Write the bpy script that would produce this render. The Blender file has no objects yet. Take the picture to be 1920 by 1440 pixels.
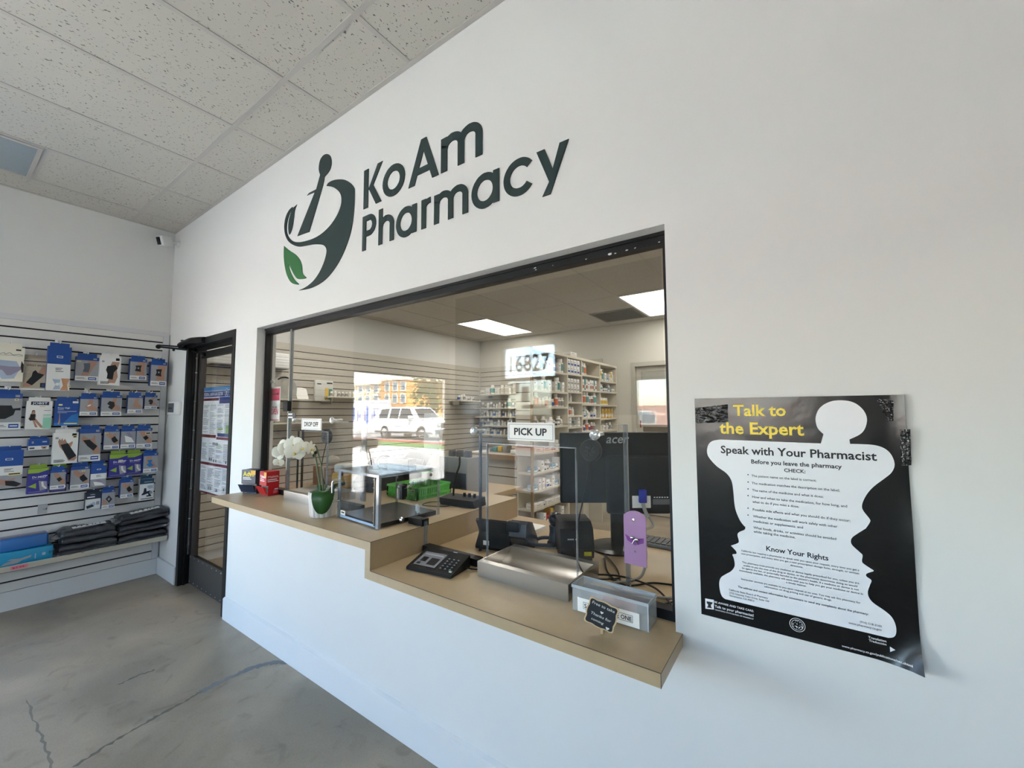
import bpy, bmesh, math, random
from mathutils import Vector, Matrix
random.seed(7)
sc = bpy.context.scene
COL = sc.collection
# ---------------------------------------------------------------- camera
FPX = 775.79
CAM = Vector((4.8657, -1.3063, 1.4527))
YAW, PITCH, ROLL = 0.613209, 0.066609, -0.002960
cF = Vector((-math.sin(YAW)*math.cos(PITCH), math.cos(YAW)*math.cos(PITCH), math.sin(PITCH)))
r0 = Vector((math.cos(YAW), math.sin(YAW), 0)); u0 = r0.cross(cF)
cR = r0*math.cos(ROLL)+u0*math.sin(ROLL); cU = -r0*math.sin(ROLL)+u0*math.cos(ROLL)
cd = bpy.data.cameras.new('camera'); cam = bpy.data.objects.new('camera', cd); COL.objects.link(cam)
cd.sensor_width = 36; cd.sensor_fit = 'HORIZONTAL'; cd.lens = 36*FPX/1920; cd.clip_start = .02; cd.clip_end = 400
cam.matrix_world = Matrix(((cR.x, cU.x, -cF.x, CAM.x), (cR.y, cU.y, -cF.y, CAM.y), (cR.z, cU.z, -cF.z, CAM.z), (0, 0, 0, 1)))
sc.camera = cam
def px(u, v, ax, val):
    """point of the photograph (1920x1440) on the plane x, y or z = val"""
    d = cF + cR*((u-960)/FPX) - cU*((v-720)/FPX)
    return CAM + d*((val-CAM[ax])/d[ax])
# ---------------------------------------------------------------- sky, sun, exposure
SKY, SUN, PANEL, EXPO = .46, 14.0, .82, 3.74
w = bpy.data.worlds.new('sky'); sc.world = w; w.use_nodes = True
nt = w.node_tree; nt.nodes.clear()
sky = nt.nodes.new('ShaderNodeTexSky'); sky.sky_type = 'NISHITA'; sky.sun_disc = False
sky.sun_elevation = math.radians(48); sky.sun_rotation = math.radians(50)
bg = nt.nodes.new('ShaderNodeBackground'); bg.inputs[1].default_value = SKY
wo = nt.nodes.new('ShaderNodeOutputWorld')
nt.links.new(sky.outputs[0], bg.inputs[0]); nt.links.new(bg.outputs[0], wo.inputs[0])
sl = bpy.data.lights.new('sun', 'SUN'); sl.energy = SUN; sl.angle = .009; sl.color = (1, .965, .91)
so = bpy.data.objects.new('sun', sl); COL.objects.link(so)
so.rotation_euler = Vector((-.55, -.35, -.85)).to_track_quat('-Z', 'Y').to_euler()
def portal(loc, dirv, sx, sy):      # marks a window opening for sky sampling; it gives no light of its own
    l = bpy.data.lights.new('window_portal', 'AREA'); l.shape = 'RECTANGLE'; l.size = sx; l.size_y = sy
    l.cycles.is_portal = True
    o = bpy.data.objects.new('window_portal', l); COL.objects.link(o); o.location = loc
    o.rotation_euler = Vector(dirv).to_track_quat('-Z', 'Y').to_euler()
portal((-.16, -2.73, 1.45), (1, 0, 0), 1.9, 2.6)
portal((1.43, -4.05, 1.25), (0, 1, 0), 1.0, 2.5)
portal((3.98, -4.05, 1.57), (0, 1, 0), 1.9, .8)
vs = sc.view_settings
sc.display_settings.display_device = 'sRGB'
vs.view_transform = 'Standard'; vs.look = 'None'; vs.gamma = 1; vs.use_curve_mapping = False; vs.exposure = EXPO
# ---------------------------------------------------------------- materials
MATS = {}
def srgb(h):
    if isinstance(h, str):
        h = h.lstrip('#'); h = [int(h[i:i+2], 16)/255 for i in (0, 2, 4)]
    return tuple(c/12.92 if c <= .04045 else ((c+.055)/1.055)**2.4 for c in h)
def mat(name, col, rough=.5, metal=0, spec=.5, bump=0, bscale=200, emit=0, coat=0, var=0, vscale=5):
    if name in MATS: return MATS[name]
    m = bpy.data.materials.new(name); m.use_nodes = True; MATS[name] = m
    n = m.node_tree.nodes; L = m.node_tree.links; b = n['Principled BSDF']
    c = srgb(col)+(1,)
    b.inputs['Base Color'].default_value = c; b.inputs['Roughness'].default_value = rough
    b.inputs['Metallic'].default_value = metal; b.inputs['Specular IOR Level'].default_value = spec
    if coat: b.inputs['Coat Weight'].default_value = coat; b.inputs['Coat Roughness'].default_value = .1
    if emit: b.inputs['Emission Color'].default_value = c; b.inputs['Emission Strength'].default_value = emit
    if var or bump:
        tc = n.new('ShaderNodeTexCoord')
    if var:
        nz = n.new('ShaderNodeTexNoise'); nz.inputs['Scale'].default_value = vscale; nz.inputs['Detail'].default_value = 5
        L.new(tc.outputs['Object'], nz.inputs['Vector'])
        mx = n.new('ShaderNodeMixRGB'); mx.blend_type = 'MULTIPLY'; mx.inputs[0].default_value = 1; mx.inputs[1].default_value = c
        rp = n.new('ShaderNodeMapRange'); rp.inputs[1].default_value = .3; rp.inputs[2].default_value = .7
        rp.inputs[3].default_value = 1-var; rp.inputs[4].default_value = 1
        L.new(nz.outputs[0], rp.inputs[0]); L.new(rp.outputs[0], mx.inputs[2]); L.new(mx.outputs[0], b.inputs['Base Color'])
    if bump:
        nb = n.new('ShaderNodeTexNoise'); nb.inputs['Scale'].default_value = bscale; nb.inputs['Detail'].default_value = 3
        L.new(tc.outputs['Object'], nb.inputs['Vector'])
        bp = n.new('ShaderNodeBump'); bp.inputs['Strength'].default_value = bump; bp.inputs['Distance'].default_value = .01
        L.new(nb.outputs[0], bp.inputs['Height']); L.new(bp.outputs[0], b.inputs['Normal'])
    return m
def glassy(name, tint=(1, 1, 1), r0=.045, rough=0.0, diffuse=None, dfac=0):
    """thin clear sheet: see-through plus mirror reflection that grows towards grazing angles"""
    if name in MATS: return MATS[name]
    m = bpy.data.materials.new(name); m.use_nodes = True; MATS[name] = m
    n = m.node_tree.nodes; L = m.node_tree.links; n.clear()
    out = n.new('ShaderNodeOutputMaterial'); tr = n.new('ShaderNodeBsdfTransparent'); gl = n.new('ShaderNodeBsdfGlossy')
    tr.inputs[0].default_value = tuple(tint)+(1,); gl.inputs['Roughness'].default_value = rough
    ge = n.new('ShaderNodeNewGeometry'); dt = n.new('ShaderNodeVectorMath'); dt.operation = 'DOT_PRODUCT'
    L.new(ge.outputs['Incoming'], dt.inputs[0]); L.new(ge.outputs['Normal'], dt.inputs[1])
    def ma(op, a, b):
        q = n.new('ShaderNodeMath'); q.operation = op
        for i, x in enumerate((a, b)):
            if x is None: continue
            if isinstance(x, (int, float)): q.inputs[i].default_value = x
            else: L.new(x, q.inputs[i])
        return q.outputs[0]
    c = ma('ABSOLUTE', dt.outputs['Value'], None); s = ma('SUBTRACT', 1, c); s5 = ma('POWER', s, 5)
    fr = ma('ADD', ma('MULTIPLY', s5, 1-r0), r0)
    mx = n.new('ShaderNodeMixShader'); L.new(fr, mx.inputs[0])
    base = tr.outputs[0]
    if diffuse:
        di = n.new('ShaderNodeBsdfDiffuse'); di.inputs[0].default_value = tuple(srgb(diffuse))+(1,)
        m2 = n.new('ShaderNodeMixShader'); m2.inputs[0].default_value = dfac
        L.new(tr.outputs[0], m2.inputs[1]); L.new(di.outputs[0], m2.inputs[2]); base = m2.outputs[0]
    L.new(base, mx.inputs[1]); L.new(gl.outputs[0], mx.inputs[2]); L.new(mx.outputs[0], out.inputs[0])
    return m
def ceiling_mat(name, col):
    m = mat(name, col, .9, spec=.1); n = m.node_tree.nodes; L = m.node_tree.links; b = n['Principled BSDF']
    tc = n.new('ShaderNodeTexCoord'); mp = n.new('ShaderNodeMapping'); mp.inputs['Scale'].default_value = (1.0, .55, 1)
    L.new(tc.outputs['Object'], mp.inputs[0])
    nz = n.new('ShaderNodeTexNoise'); nz.inputs['Scale'].default_value = 125; nz.inputs['Detail'].default_value = 1
    L.new(mp.outputs[0], nz.inputs['Vector'])
    r = n.new('ShaderNodeValToRGB'); r.color_ramp.elements[0].position = .66; r.color_ramp.elements[1].position = .72
    r.color_ramp.elements[0].color = srgb(col)+(1,); r.color_ramp.elements[1].color = srgb('#6a655d')+(1,)
    L.new(nz.outputs[0], r.inputs[0]); L.new(r.outputs[0], b.inputs['Base Color'])
    return m
def concrete_mat():
    m = mat('polished_concrete', '#8d8577', .3, spec=.45); n = m.node_tree.nodes; L = m.node_tree.links; b = n['Principled BSDF']
    tc = n.new('ShaderNodeTexCoord')
    def noise(s, d, dist=0):
        z = n.new('ShaderNodeTexNoise'); z.inputs['Scale'].default_value = s; z.inputs['Detail'].default_value = d; z.inputs['Distortion'].default_value = dist
        L.new(tc.outputs['Object'], z.inputs['Vector']); return z.outputs[0]
    r1 = n.new('ShaderNodeValToRGB'); e = r1.color_ramp.elements
    e[0].position = .35; e[0].color = srgb('#8c8171')+(1,); e[1].position = .66; e[1].color = srgb('#ad9f8b')+(1,)
    L.new(noise(1.7, 8, .6), r1.inputs[0])
    r2 = n.new('ShaderNodeValToRGB'); e = r2.color_ramp.elements
    e[0].position = .28; e[0].color = (.62, .6, .57, 1); e[1].position = .42; e[1].color = (1, 1, 1, 1)
    L.new(noise(9, 9, 1.0), r2.inputs[0])
    r3 = n.new('ShaderNodeValToRGB'); e = r3.color_ramp.elements
    e[0].position = .25; e[0].color = (.86, .85, .84, 1); e[1].position = .6; e[1].color = (1, 1, 1, 1)
    L.new(noise(160, 2), r3.inputs[0])
    x = n.new('ShaderNodeMixRGB'); x.blend_type = 'MULTIPLY'; x.inputs[0].default_value = .55
    y = n.new('ShaderNodeMixRGB'); y.blend_type = 'MULTIPLY'; y.inputs[0].default_value = .9
    L.new(r1.outputs[0], x.inputs[1]); L.new(r2.outputs[0], x.inputs[2]); L.new(x.outputs[0], y.inputs[1]); L.new(r3.outputs[0], y.inputs[2])
    L.new(y.outputs[0], b.inputs['Base Color'])
    rr = n.new('ShaderNodeMapRange'); rr.inputs[3].default_value = .26; rr.inputs[4].default_value = .48
    L.new(noise(3, 6), rr.inputs[0]); L.new(rr.outputs[0], b.inputs['Roughness'])
    return m
WALL = mat('wall_paint', '#dededb', .75, spec=.25, bump=.03, bscale=180, var=.035, vscale=1.1)
WALLB = mat('back_wall_paint', '#d6d3ca', .8, spec=.2)
BASEB = mat('baseboard_paint', '#dfe0df', .5, spec=.35)
TILE = ceiling_mat('acoustic_tile', '#c6c2b8'); GRID = mat('ceiling_grid', '#b9b5ae', .5)
TILEB = mat('back_acoustic_tile', '#c8c4bc', .9, spec=.1, var=.12, vscale=60)
CONC = concrete_mat()
LAM = mat('beige_laminate', '#b09a78', .34, spec=.45, var=.05, vscale=30); LAMEDGE = mat('laminate_seam', '#4a3b2c', .6)
BLK = mat('black_metal', '#101012', .42, spec=.35); BLKP = mat('black_plastic', '#0e0e10', .55, spec=.3); BLKS = mat('black_satin', '#0c0c0e', .25)
STEEL = mat('brushed_steel', '#b9b7b2', .28, metal=1, bump=.03, bscale=400); CHROME = mat('chrome', '#d8d8da', .12, metal=1)
GREEN = mat('dark_green_vinyl', '#1f3433', .45); LEAFG = mat('leaf_green_vinyl', '#2f6f3c', .45)
SLAT = mat('slatwall_board', '#dbd9d5', .5, spec=.35); SLATF = mat('slatwall_trim', '#d2d2d4', .5); SLOT = mat('slot_shadow_gap', '#1c1512', .8)
SLATB = mat('beige_slatwall_board', '#c4beb2', .55)
GLASS = glassy('window_glass', (.95, .955, .95), .021); ACR = glassy('clear_acrylic', (.955, .96, .96), .018)
SFGLASS = glassy('shopfront_glass', (.93, .92, .91), .04); DOORGL = glassy('tinted_door_glass', (.5, .5, .5), .04); TINTGL = glassy('lightly_tinted_glass', (.74, .74, .74), .04)
ACRE = glassy('acrylic_edge', (.75, .79, .82), .12, .15, '#c4ccd4', .22); ACRD = glassy('acrylic_dark_edge', (.12, .13, .16), .1, .1, '#3c4048', .3)
WHITE = mat('white_plastic', '#e6e6e4', .4); PAPER = mat('paper', '#e9e8e4', .7); INK = mat('black_ink', '#151515', .6)
BLUE = mat('carton_blue', '#1c4a95', .4); CWHITE = mat('carton_white', '#e3e2df', .45); CGREY = mat('carton_grey', '#9a9a9e', .45)
SKIN = mat('printed_skin', '#ad8570', .5); BRACE = mat('printed_black', '#16171b', .5); WHITEINK = mat('white_ink', '#e8e8ea', .5)
CREAM = mat('shelf_cream', '#cdc6b4', .5)
# ---------------------------------------------------------------- mesh helpers
_tc = {}
def text_mesh(body, bold):
    k = (body, bold)
    if k not in _tc:
        c = bpy.data.curves.new('t', 'FONT'); c.body = body; c.size = 1; c.resolution_u = 2; c.offset = bold
        o = bpy.data.objects.new('t', c); COL.objects.link(o)
        dg = bpy.context.evaluated_depsgraph_get(); me = bpy.data.meshes.new_from_object(o.evaluated_get(dg))
        v = [tuple(q.co) for q in me.vertices]; f = [tuple(q.vertices) for q in me.polygons]
        bpy.data.objects.remove(o); bpy.data.curves.remove(c); bpy.data.meshes.remove(me)
        _tc[k] = (v, f)
    return _tc[k]
class MB:
    def __init__(s): s.v = []; s.f = []; s.mi = []; s.sm = []; s.mats = []; s.M = None
    def mid(s, m):
        if m not in s.mats: s.mats.append(m)
        return s.mats.index(m)
    def add(s, vs, fs, m, smooth=False):
        b = len(s.v); k = s.mid(m)
        for q in vs:
            q = Vector(q)
            s.v.append(s.M @ q if s.M else q)
        for q in fs: s.f.append([b+i for i in q]); s.mi.append(k); s.sm.append(smooth)
        return s
    def box(s, a, b, m, faces=None):
        x0, y0, z0 = [min(p, q) for p, q in zip(a, b)]; x1, y1, z1 = [max(p, q) for p, q in zip(a, b)]
        v = [(x0, y0, z0), (x1, y0, z0), (x1, y1, z0), (x0, y1, z0), (x0, y0, z1), (x1, y0, z1), (x1, y1, z1), (x0, y1, z1)]
        F = [(0, 3, 2, 1), (4, 5, 6, 7), (0, 1, 5, 4), (1, 2, 6, 5), (2, 3, 7, 6), (3, 0, 4, 7)]
        return s.add(v, F, m)
    def cb(s, c, sz, m): return s.box([c[i]-sz[i]/2 for i in range(3)], [c[i]+sz[i]/2 for i in range(3)], m)
    def rbox(s, a, b, m, r=.005, seg=2):
        bm = bmesh.new(); bmesh.ops.create_cube(bm, size=1)
        for q in bm.verts: q.co = Vector([(a[i]+b[i])/2+q.co[i]*abs(b[i]-a[i]) for i in range(3)])
        bmesh.ops.bevel(bm, geom=bm.edges[:], offset=r, segments=seg, affect='EDGES', profile=.5, clamp_overlap=True)
        bm.verts.index_update(); s.add([q.co.copy() for q in bm.verts], [[q.index for q in f.verts] for f in bm.faces], m, True); bm.free(); return s
    def poly(s, pts, m): return s.add(pts, [list(range(len(pts)))], m)
    def prism(s, pts, vec, m, side=None):
        n = len(pts); vec = Vector(vec); P = [Vector(q) for q in pts]
        s.add(P+[q+vec for q in P], [list(range(n-1, -1, -1)), list(range(n, 2*n))], m)
        s.add(P+[q+vec for q in P], [[i, (i+1) % n, n+(i+1) % n, n+i] for i in range(n)], side or m); return s
    def tube(s, pts, r, m, n=8, closed=False, rs=None):
        P = [Vector(q) for q in pts]; N = len(P); rings = []
        t0 = (P[1]-P[0]).normalized(); up = Vector((0, 0, 1)) if abs(t0.z) < .9 else Vector((1, 0, 0)); a = t0.cross(up).normalized()
        for i in range(N):
            if closed: t = (P[(i+1) % N]-P[i-1]).normalized()
            else: t = (P[min(i+1, N-1)]-P[max(i-1, 0)]).normalized()
            a = (a-t*a.dot(t))
            a = a.normalized() if a.length > 1e-6 else t.orthogonal().normalized()
            b = t.cross(a); rr = rs[i] if rs else r
            rings.append([P[i]+(a*math.cos(2*math.pi*k/n)+b*math.sin(2*math.pi*k/n))*rr for k in range(n)])
        F = []
        for i in range(N if closed else N-1):
            j = (i+1) % N
            for k in range(n): F.append([i*n+k, i*n+(k+1) % n, j*n+(k+1) % n, j*n+k])
        s.add([q for R in rings for q in R], F, m, True)
        if not closed:
            s.add(rings[0], [list(range(n-1, -1, -1))], m); s.add(rings[-1], [list(range(n))], m)
        return s
    def lathe(s, prof, c, m, n=16, axis=(0, 0, 1), mats=None):
        ax = Vector(axis).normalized(); a = ax.orthogonal().normalized(); b = ax.cross(a); c = Vector(c)
        rings = [[c+ax*z+(a*math.cos(2*math.pi*k/n)+b*math.sin(2*math.pi*k/n))*r for k in range(n)] for r, z in prof]
        for i in range(len(prof)-1):
            s.add(rings[i]+rings[i+1], [[k, (k+1) % n, n+(k+1) % n, n+k] for k in range(n)], mats[i] if mats else m, True)
        if prof[0][0] > 1e-5: s.add(rings[0], [list(range(n-1, -1, -1))], mats[0] if mats else m)
        if prof[-1][0] > 1e-5: s.add(rings[-1], [list(range(n))], mats[-1] if mats else m)
        return s
    def ball(s, c, r, m, n=12, sq=(1, 1, 1)):
        c = Vector(c); vs = []; F = []; h = n//2
        for i in range(h+1):
            for k in range(n):
                th = math.pi*i/h; ph = 2*math.pi*k/n
                vs.append(c+Vector((r*sq[0]*math.sin(th)*math.cos(ph), r*sq[1]*math.sin(th)*math.sin(ph), r*sq[2]*math.cos(th))))
        for i in range(h):
            for k in range(n): F.append([i*n+k, (i+1)*n+k, (i+1)*n+(k+1) % n, i*n+(k+1) % n])
        return s.add(vs, F, m, True)
    def text(s, body, o, xd, ud, m, w=None, h=None, bold=.012, al='L', shear=0):
        """lettering on a plane: o = baseline start (al L), centre (C); w fits the width, else h = cap height"""
        v, f = text_mesh(body, bold)
        if not v: return s
        x0 = min(q[0] for q in v); x1 = max(q[0] for q in v); xd = Vector(xd).normalized(); ud = Vector(ud).normalized(); o = Vector(o)
        if w and h: sx = w/(x1-x0); sy = h/.7
        elif w: sx = sy = w/(x1-x0)
        else: sx = sy = h/.7
        off = {'L': -x0, 'C': -(x0+x1)/2, 'R': -x1}[al]
        return s.add([o+xd*((q[0]+off)*sx+shear*q[1]*sy)+ud*(q[1]*sy) for q in v], f, m)
    def mesh(s, name, origin):
        me = bpy.data.meshes.new(name); o = Vector(origin)
        me.from_pydata([q-o for q in s.v], [], s.f)
        for m in s.mats: me.materials.append(m)
        me.polygons.foreach_set('material_index', s.mi); me.polygons.foreach_set('use_smooth', s.sm)
        me.update(); return me
    def base(s):
        xs = [q.x for q in s.v]; ys = [q.y for q in s.v]; zs = [q.z for q in s.v]
        return Vector(((min(xs)+max(xs))/2, (min(ys)+max(ys))/2, min(zs)))
def tag(o, label=None, cat=None, group=None, kind=None):
    for k, x in (('label', label), ('category', cat), ('group', group), ('kind', kind)):
        if x: o[k] = x
    return o
def thing(name, label, cat, loc, rz=0, group=None):
    o = bpy.data.objects.new(name, None); COL.objects.link(o); o.empty_display_size = .05
    o.location = loc; o.rotation_euler = (0, 0, rz); return tag(o, label, cat, group)
def root_loc(o):
    while o.parent: o = o.parent
    return o.location
def part(name, mb, parent, world=True, label=None):
    """a part (or sub-part): world=True when its shapes were given in room coordinates, else in the thing's own"""
    me = mb.mesh(name, root_loc(parent) if world else (0, 0, 0))
    o = bpy.data.objects.new(name, me); COL.objects.link(o); o.parent = parent
    if label: o['label'] = label
    return o
def solid(name, mb, label=None, cat=None, group=None, kind=None):
    """a thing that is one mesh, origin at its base"""
    b = mb.base(); o = bpy.data.objects.new(name, mb.mesh(name, b)); COL.objects.link(o); o.location = b
    return tag(o, label, cat, group, kind)
def struct(name, mb): return solid(name, mb, kind='structure')
def copy_tree(o, parent=None):
    c = o.copy(); COL.objects.link(c)
    if parent: c.parent = parent; c.matrix_parent_inverse = o.matrix_parent_inverse.copy()
    for ch in list(o.children): copy_tree(ch, c)
    return c
def smooth_pts(P, n=6):
    """Catmull-Rom through the points"""
    P = [Vector(q) for q in P]; out = []
    for i in range(len(P)-1):
        a = P[max(i-1, 0)]; b = P[i]; c = P[i+1]; d = P[min(i+2, len(P)-1)]
        for k in range(n):
            t = k/n
            out.append(.5*((2*b)+(c-a)*t+(2*a-5*b+4*c-d)*t*t+(3*b-3*c+d-a)*t**3))
    out.append(P[-1]); return out
X, Y, Z = Vector((1, 0, 0)), Vector((0, 1, 0)), Vector((0, 0, 1))
HC, HB = 3.1686, 2.74                       # ceilings: customer room, dispensary
ZU, ZL, XS = .9215, .8069, 3.3935           # counter tops and the step between them
WX0, WX1, WZ = 1.7824, 4.5319, 2.0384       # dispensary window opening
# ================================================================ the room
m = MB(); m.box((-.13, -3.97, -.12), (7.63, 4.71, 0), CONC); floor = struct('floor', m)
def ribbon(pts, w0, mname, col, seed):
    rd = random.Random(seed); P = smooth_pts(pts, 7); L = []; R = []
    for i, q in enumerate(P):
        t = (P[min(i+1, len(P)-1)]-P[max(i-1, 0)]).normalized(); nn = Vector((-t.y, t.x, 0)); wv = w0*rd.uniform(.25, 1.2)
        j = nn*rd.uniform(-.006, .006); L.append(q+nn*wv+j); R.append(q-nn*wv+j)
    b = MB(); n = len(P)
    b.add(L+R, [[i, i+1, n+i+1, n+i] for i in range(n-1)], mat(mname, col, .6)); return b
zf = .0006
part('crack', ribbon([px(*q, 2, zf) for q in [(138, 1438), (190, 1404), (250, 1368), (300, 1340), (345, 1316), (378, 1296)]], .010, 'crack_grime', '#6b655a', 1), floor)
part('crack', ribbon([px(*q, 2, zf) for q in [(372, 1300), (402, 1284), (440, 1266), (478, 1251), (510, 1243), (542, 1240)]], .022, 'crack_filler', '#77787a', 2), floor)
part('crack', ribbon([px(*q, 2, zf) for q in [(222, 1284), (255, 1268), (290, 1256)]], .008, 'crack_grime', '#6b655a', 3), floor)
part('crack', ribbon([px(*q, 2, zf) for q in [(52, 1312), (66, 1356), (86, 1400), (96, 1440)]], .005, 'faint_scuff', '#7d7669', 4), floor)
# main wall with the door and the window in it
T = .13
m = MB(); m.box((-.13, 0, 0), (.465, T, HC), WALL).box((.465, 0, 2.07), (1.447, T, HC), WALL).box((1.447, 0, 0), (WX0, T, HC), WALL)
m.box((WX0, 0, 0), (XS-.036, T, ZU-.036), WALL).box((XS-.036, 0, 0), (WX1, T, ZL-.036), WALL)
m.box((WX0, 0, WZ), (WX1, T, HC), WALL).box((WX1, 0, 0), (7.5, T, HC), WALL)
struct('wall_front', m)
m = MB(); m.box((0, -.014, 0), (.462, 0, .143), BASEB).box((0, -.0115, .143), (.462, 0, .146), BASEB)
struct('baseboard_front', m)
m = MB(); m.box((1.452, -.016, 0), (7.5, 0, .14), BASEB).prism([(1.452, -.016, .14), (1.452, 0, .14), (1.452, 0, .15)], (6.048, 0, 0), BASEB); struct('baseboard_front', m)
# left wall, its shop window and fanlight
m = MB(); m.box((-.13, -1.8, 0), (0, 4.71, HC), WALL).box((-.13, -3.65, 0), (0, -1.8, .3), WALL).box((-.13, -3.65, 2.78), (0, -1.8, HC), WALL).box((-.13, -3.97, 0), (0, -3.65, HC), WALL)
struct('wall_left', m)
m = MB(); m.box((0, -3.8, 0), (.014, -.016, .138), BASEB); struct('baseboard_left', m)
wf = thing('window_1', None, None, (-.06, -2.725, .3)); wf['kind'] = 'structure'
m = MB()
for y0, y1 in ((-3.65, -3.61), (-1.84, -1.8)): m.box((-.09, y0, .3), (-.03, y1, 2.78), BLK)
for z0, z1 in ((.3, .35), (1.99, 2.05), (2.74, 2.78)): m.box((-.09, -3.61, z0), (-.03, -1.84, z1), BLK)
part('window_frame', m, wf)
m = MB(); m.box((-.063, -3.61, .35), (-.057, -1.84, 1.99), SFGLASS); part('pane', m, wf)
# rear wall of the customer room with entrance door, fanlight and shop window
m = MB(); yb = -3.84
m.box((0, yb-T, 0), (.92, yb, HC), WALL).box((.92, yb-T, 2.5), (1.94, yb, HC), WALL).box((1.94, yb-T, 0), (3.07, yb, HC), WALL)
m.box((3.07, yb-T, 1.9), (4.9, yb, HC), WALL).box((3.07, yb-T, 0), (4.9, yb, 1.24), WALL).box((4.9, yb-T, 0), (7.63, yb, HC), WALL)
struct('wall_back', m)
wf = thing('window_2', None, None, (3.98, yb-.06, 1.24)); wf['kind'] = 'structure'; m = MB()
for x0 in (3.07, 4.86): m.box((x0, yb-.09, 1.24), (x0+.04, yb-.03, 1.9), BLK)
for z0 in (1.24, 1.86): m.box((3.11, yb-.085, z0), (4.86, yb-.035, z0+.04), BLK)
part('window_frame', m, wf)
m = MB(); m.box((3.11, yb-.063, 1.28), (4.86, yb-.057, 1.86), TINTGL); part('pane', m, wf)
df = thing('door_2', None, None, (1.43, yb-.06, 0)); df['kind'] = 'structure'; m = MB()
for x0 in (.92, 1.9): m.box((x0, yb-.1, 0), (x0+.04, yb-.02, 2.5), BLK)
for z0 in (1.93, 2.46): m.box((.96, yb-.095, z0), (1.9, yb-.025, z0+.05 if z0 < 2 else z0+.04), BLK)
m.box((.96, yb-.08, 0), (1.03, yb-.04, 1.93), BLK).box((1.83, yb-.08, 0), (1.9, yb-.04, 1.93), BLK).box((1.03, yb-.08, 0), (1.83, yb-.04, .2), BLK)
part('door_frame', m, df)
m = MB(); m.box((1.03, yb-.063, .2), (1.83, yb-.057, 1.93), DOORGL).box((.96, yb-.063, 1.98), (1.9, yb-.057, 2.46), TINTGL); part('pane', m, df)
m = MB(); m.text('16827', (1.43, yb-.068, 2.08), X, Z, mat('number_decal', '#262626', .5), w=.74, h=.26, bold=.02, al='C'); part('number_decal', m, df)
m = MB(); rd = mat('decal_red', '#c0303a', .5)
for a, b, c in (((1.06, 1.72), (1.24, 1.9), PAPER), ((1.28, 1.6), (1.42, 1.84), PAPER), ((1.3, 1.5), (1.75, 1.56), rd), ((1.06, 1.42), (1.18, 1.5), rd), ((1.1, 1.2), (1.7, 1.4), PAPER)):
    m.box((a[0], yb-.07, a[1]), (b[0], yb-.0655, b[1]), c)
part('decal', m, df)
m = MB(); m.box((7.5, -3.84, 0), (7.63, 4.71, HC), WALL); struct('wall_right', m)
m = MB(); m.box((-.13, 4.58, 0), (2.87, 4.71, HC), WALLB).box((2.87, 4.58, 2.13), (3.75, 4.71, HC), WALLB).box((3.75, 4.58, 0), (7.63, 4.71, HC), WALLB); struct('wall_inner', m)
# customer-room ceiling: tiles, T-bars, wall angle
m = MB(); m.box((-.13, -3.97, HC), (7.63, T, HC+.1), TILE)
zc = HC-.004
xs = [.3014+.6096*k for k in range(12)]
ys = [-.3218, -1.541, -2.76]
for y in ys: m.box((0, y-.012, zc), (7.5, y+.012, HC), GRID)
for x in xs: m.box((x-.012, yb, zc+.0005), (x+.012, 0, HC), GRID)
m.box((.3014, -.9314-.012, zc+.001), (.911, -.9314+.012, HC), GRID)
for a, b in (((0, -.024, zc-.001), (7.5, 0, HC)), ((0, yb, zc-.001), (.024, 0, HC)), ((0, yb, zc-.001), (7.5, yb+.024, HC)), ((7.476, yb, zc-.001), (7.5, 0, HC))): m.box(a, b, GRID)
struct('ceiling', m)
m = MB(); m.box((0, T, HB), (7.5, 4.58, HB+.1), TILEB); zb = HB-.004
for k in range(12):
    x = .14+.6096*k; m.box((x-.012, T, zb), (x+.012, 4.58, HB), GRID)
for y in (.65, 1.87, 3.09, 4.31): m.box((0, y-.012, zb+.0005), (7.5, y+.012, HB), GRID)
m.box((0, 4.556, zb-.001), (7.5, 4.58, HB), GRID).box((0, T, zb-.001), (.024, 4.58, HB), GRID)
struct('ceiling', m)
# ceiling lights
PANELM = mat('lit_diffuser', '#fffaf2', .5, emit=PANEL); LENS = mat('unlit_prismatic_lens', '#9fabb0', .25, bump=.5, bscale=260)
def troffer(x0, x1, y0, y1, z, lens, label, fm=WHITE):
    t = thing('ceiling_light', label, 'light', ((x0+x1)/2, (y0+y1)/2, z-.012))
    f = MB(); e = .022
    f.box((x0, y0, z-.01), (x0+e, y1, z), fm).box((x1-e, y0, z-.01), (x1, y1, z), fm).box((x0+e, y0, z-.01), (x1-e, y0+e, z), fm).box((x0+e, y1-e, z-.01), (x1-e, y1, z), fm)
    part('frame', f, t); d = MB(); d.box((x0+e, y0+e, z-.006), (x1-e, y1-e, z-.002), lens); part('diffuser', d, t)
troffer(.318, .895, -2.13, -.945, HC, LENS, 'unlit blue-grey ceiling light panel above the knee brace wall', GRID)
xb = [.14+.6096*k for k in range(12)]
troffer(xb[1]+.014, xb[2]-.014, 3.104, 4.296, HB, PANELM, 'lit white ceiling panel above the slatwall corner behind the glass')
troffer(xb[5]+.014, xb[6]-.014, 3.104, 4.296, HB, PANELM, 'lit white ceiling panel at the upper right corner of the window')
for i, y in ((1, .664), (5, .664), (9, .664), (9, 3.104)):
    troffer(xb[i]+.014, xb[i+1]-.014, y, y+1.19, HB, PANELM, ['lit ceiling panel over the left slatwall desk', 'lit ceiling panel over the front counters', 'lit ceiling panel over the far right of the dispensary', 'lit ceiling panel by the right dispensary wall'][[(1, .664), (5, .664), (9, .664), (9, 3.104)].index((i, y))])
t = thing('ceiling_vent', 'grey louvred air vent in the dispensary ceiling beside the lit panel', 'vent', (2.89, 3.7, HB-.012))
VENTM = mat('vent_grey', '#77746d', .6)
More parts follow.
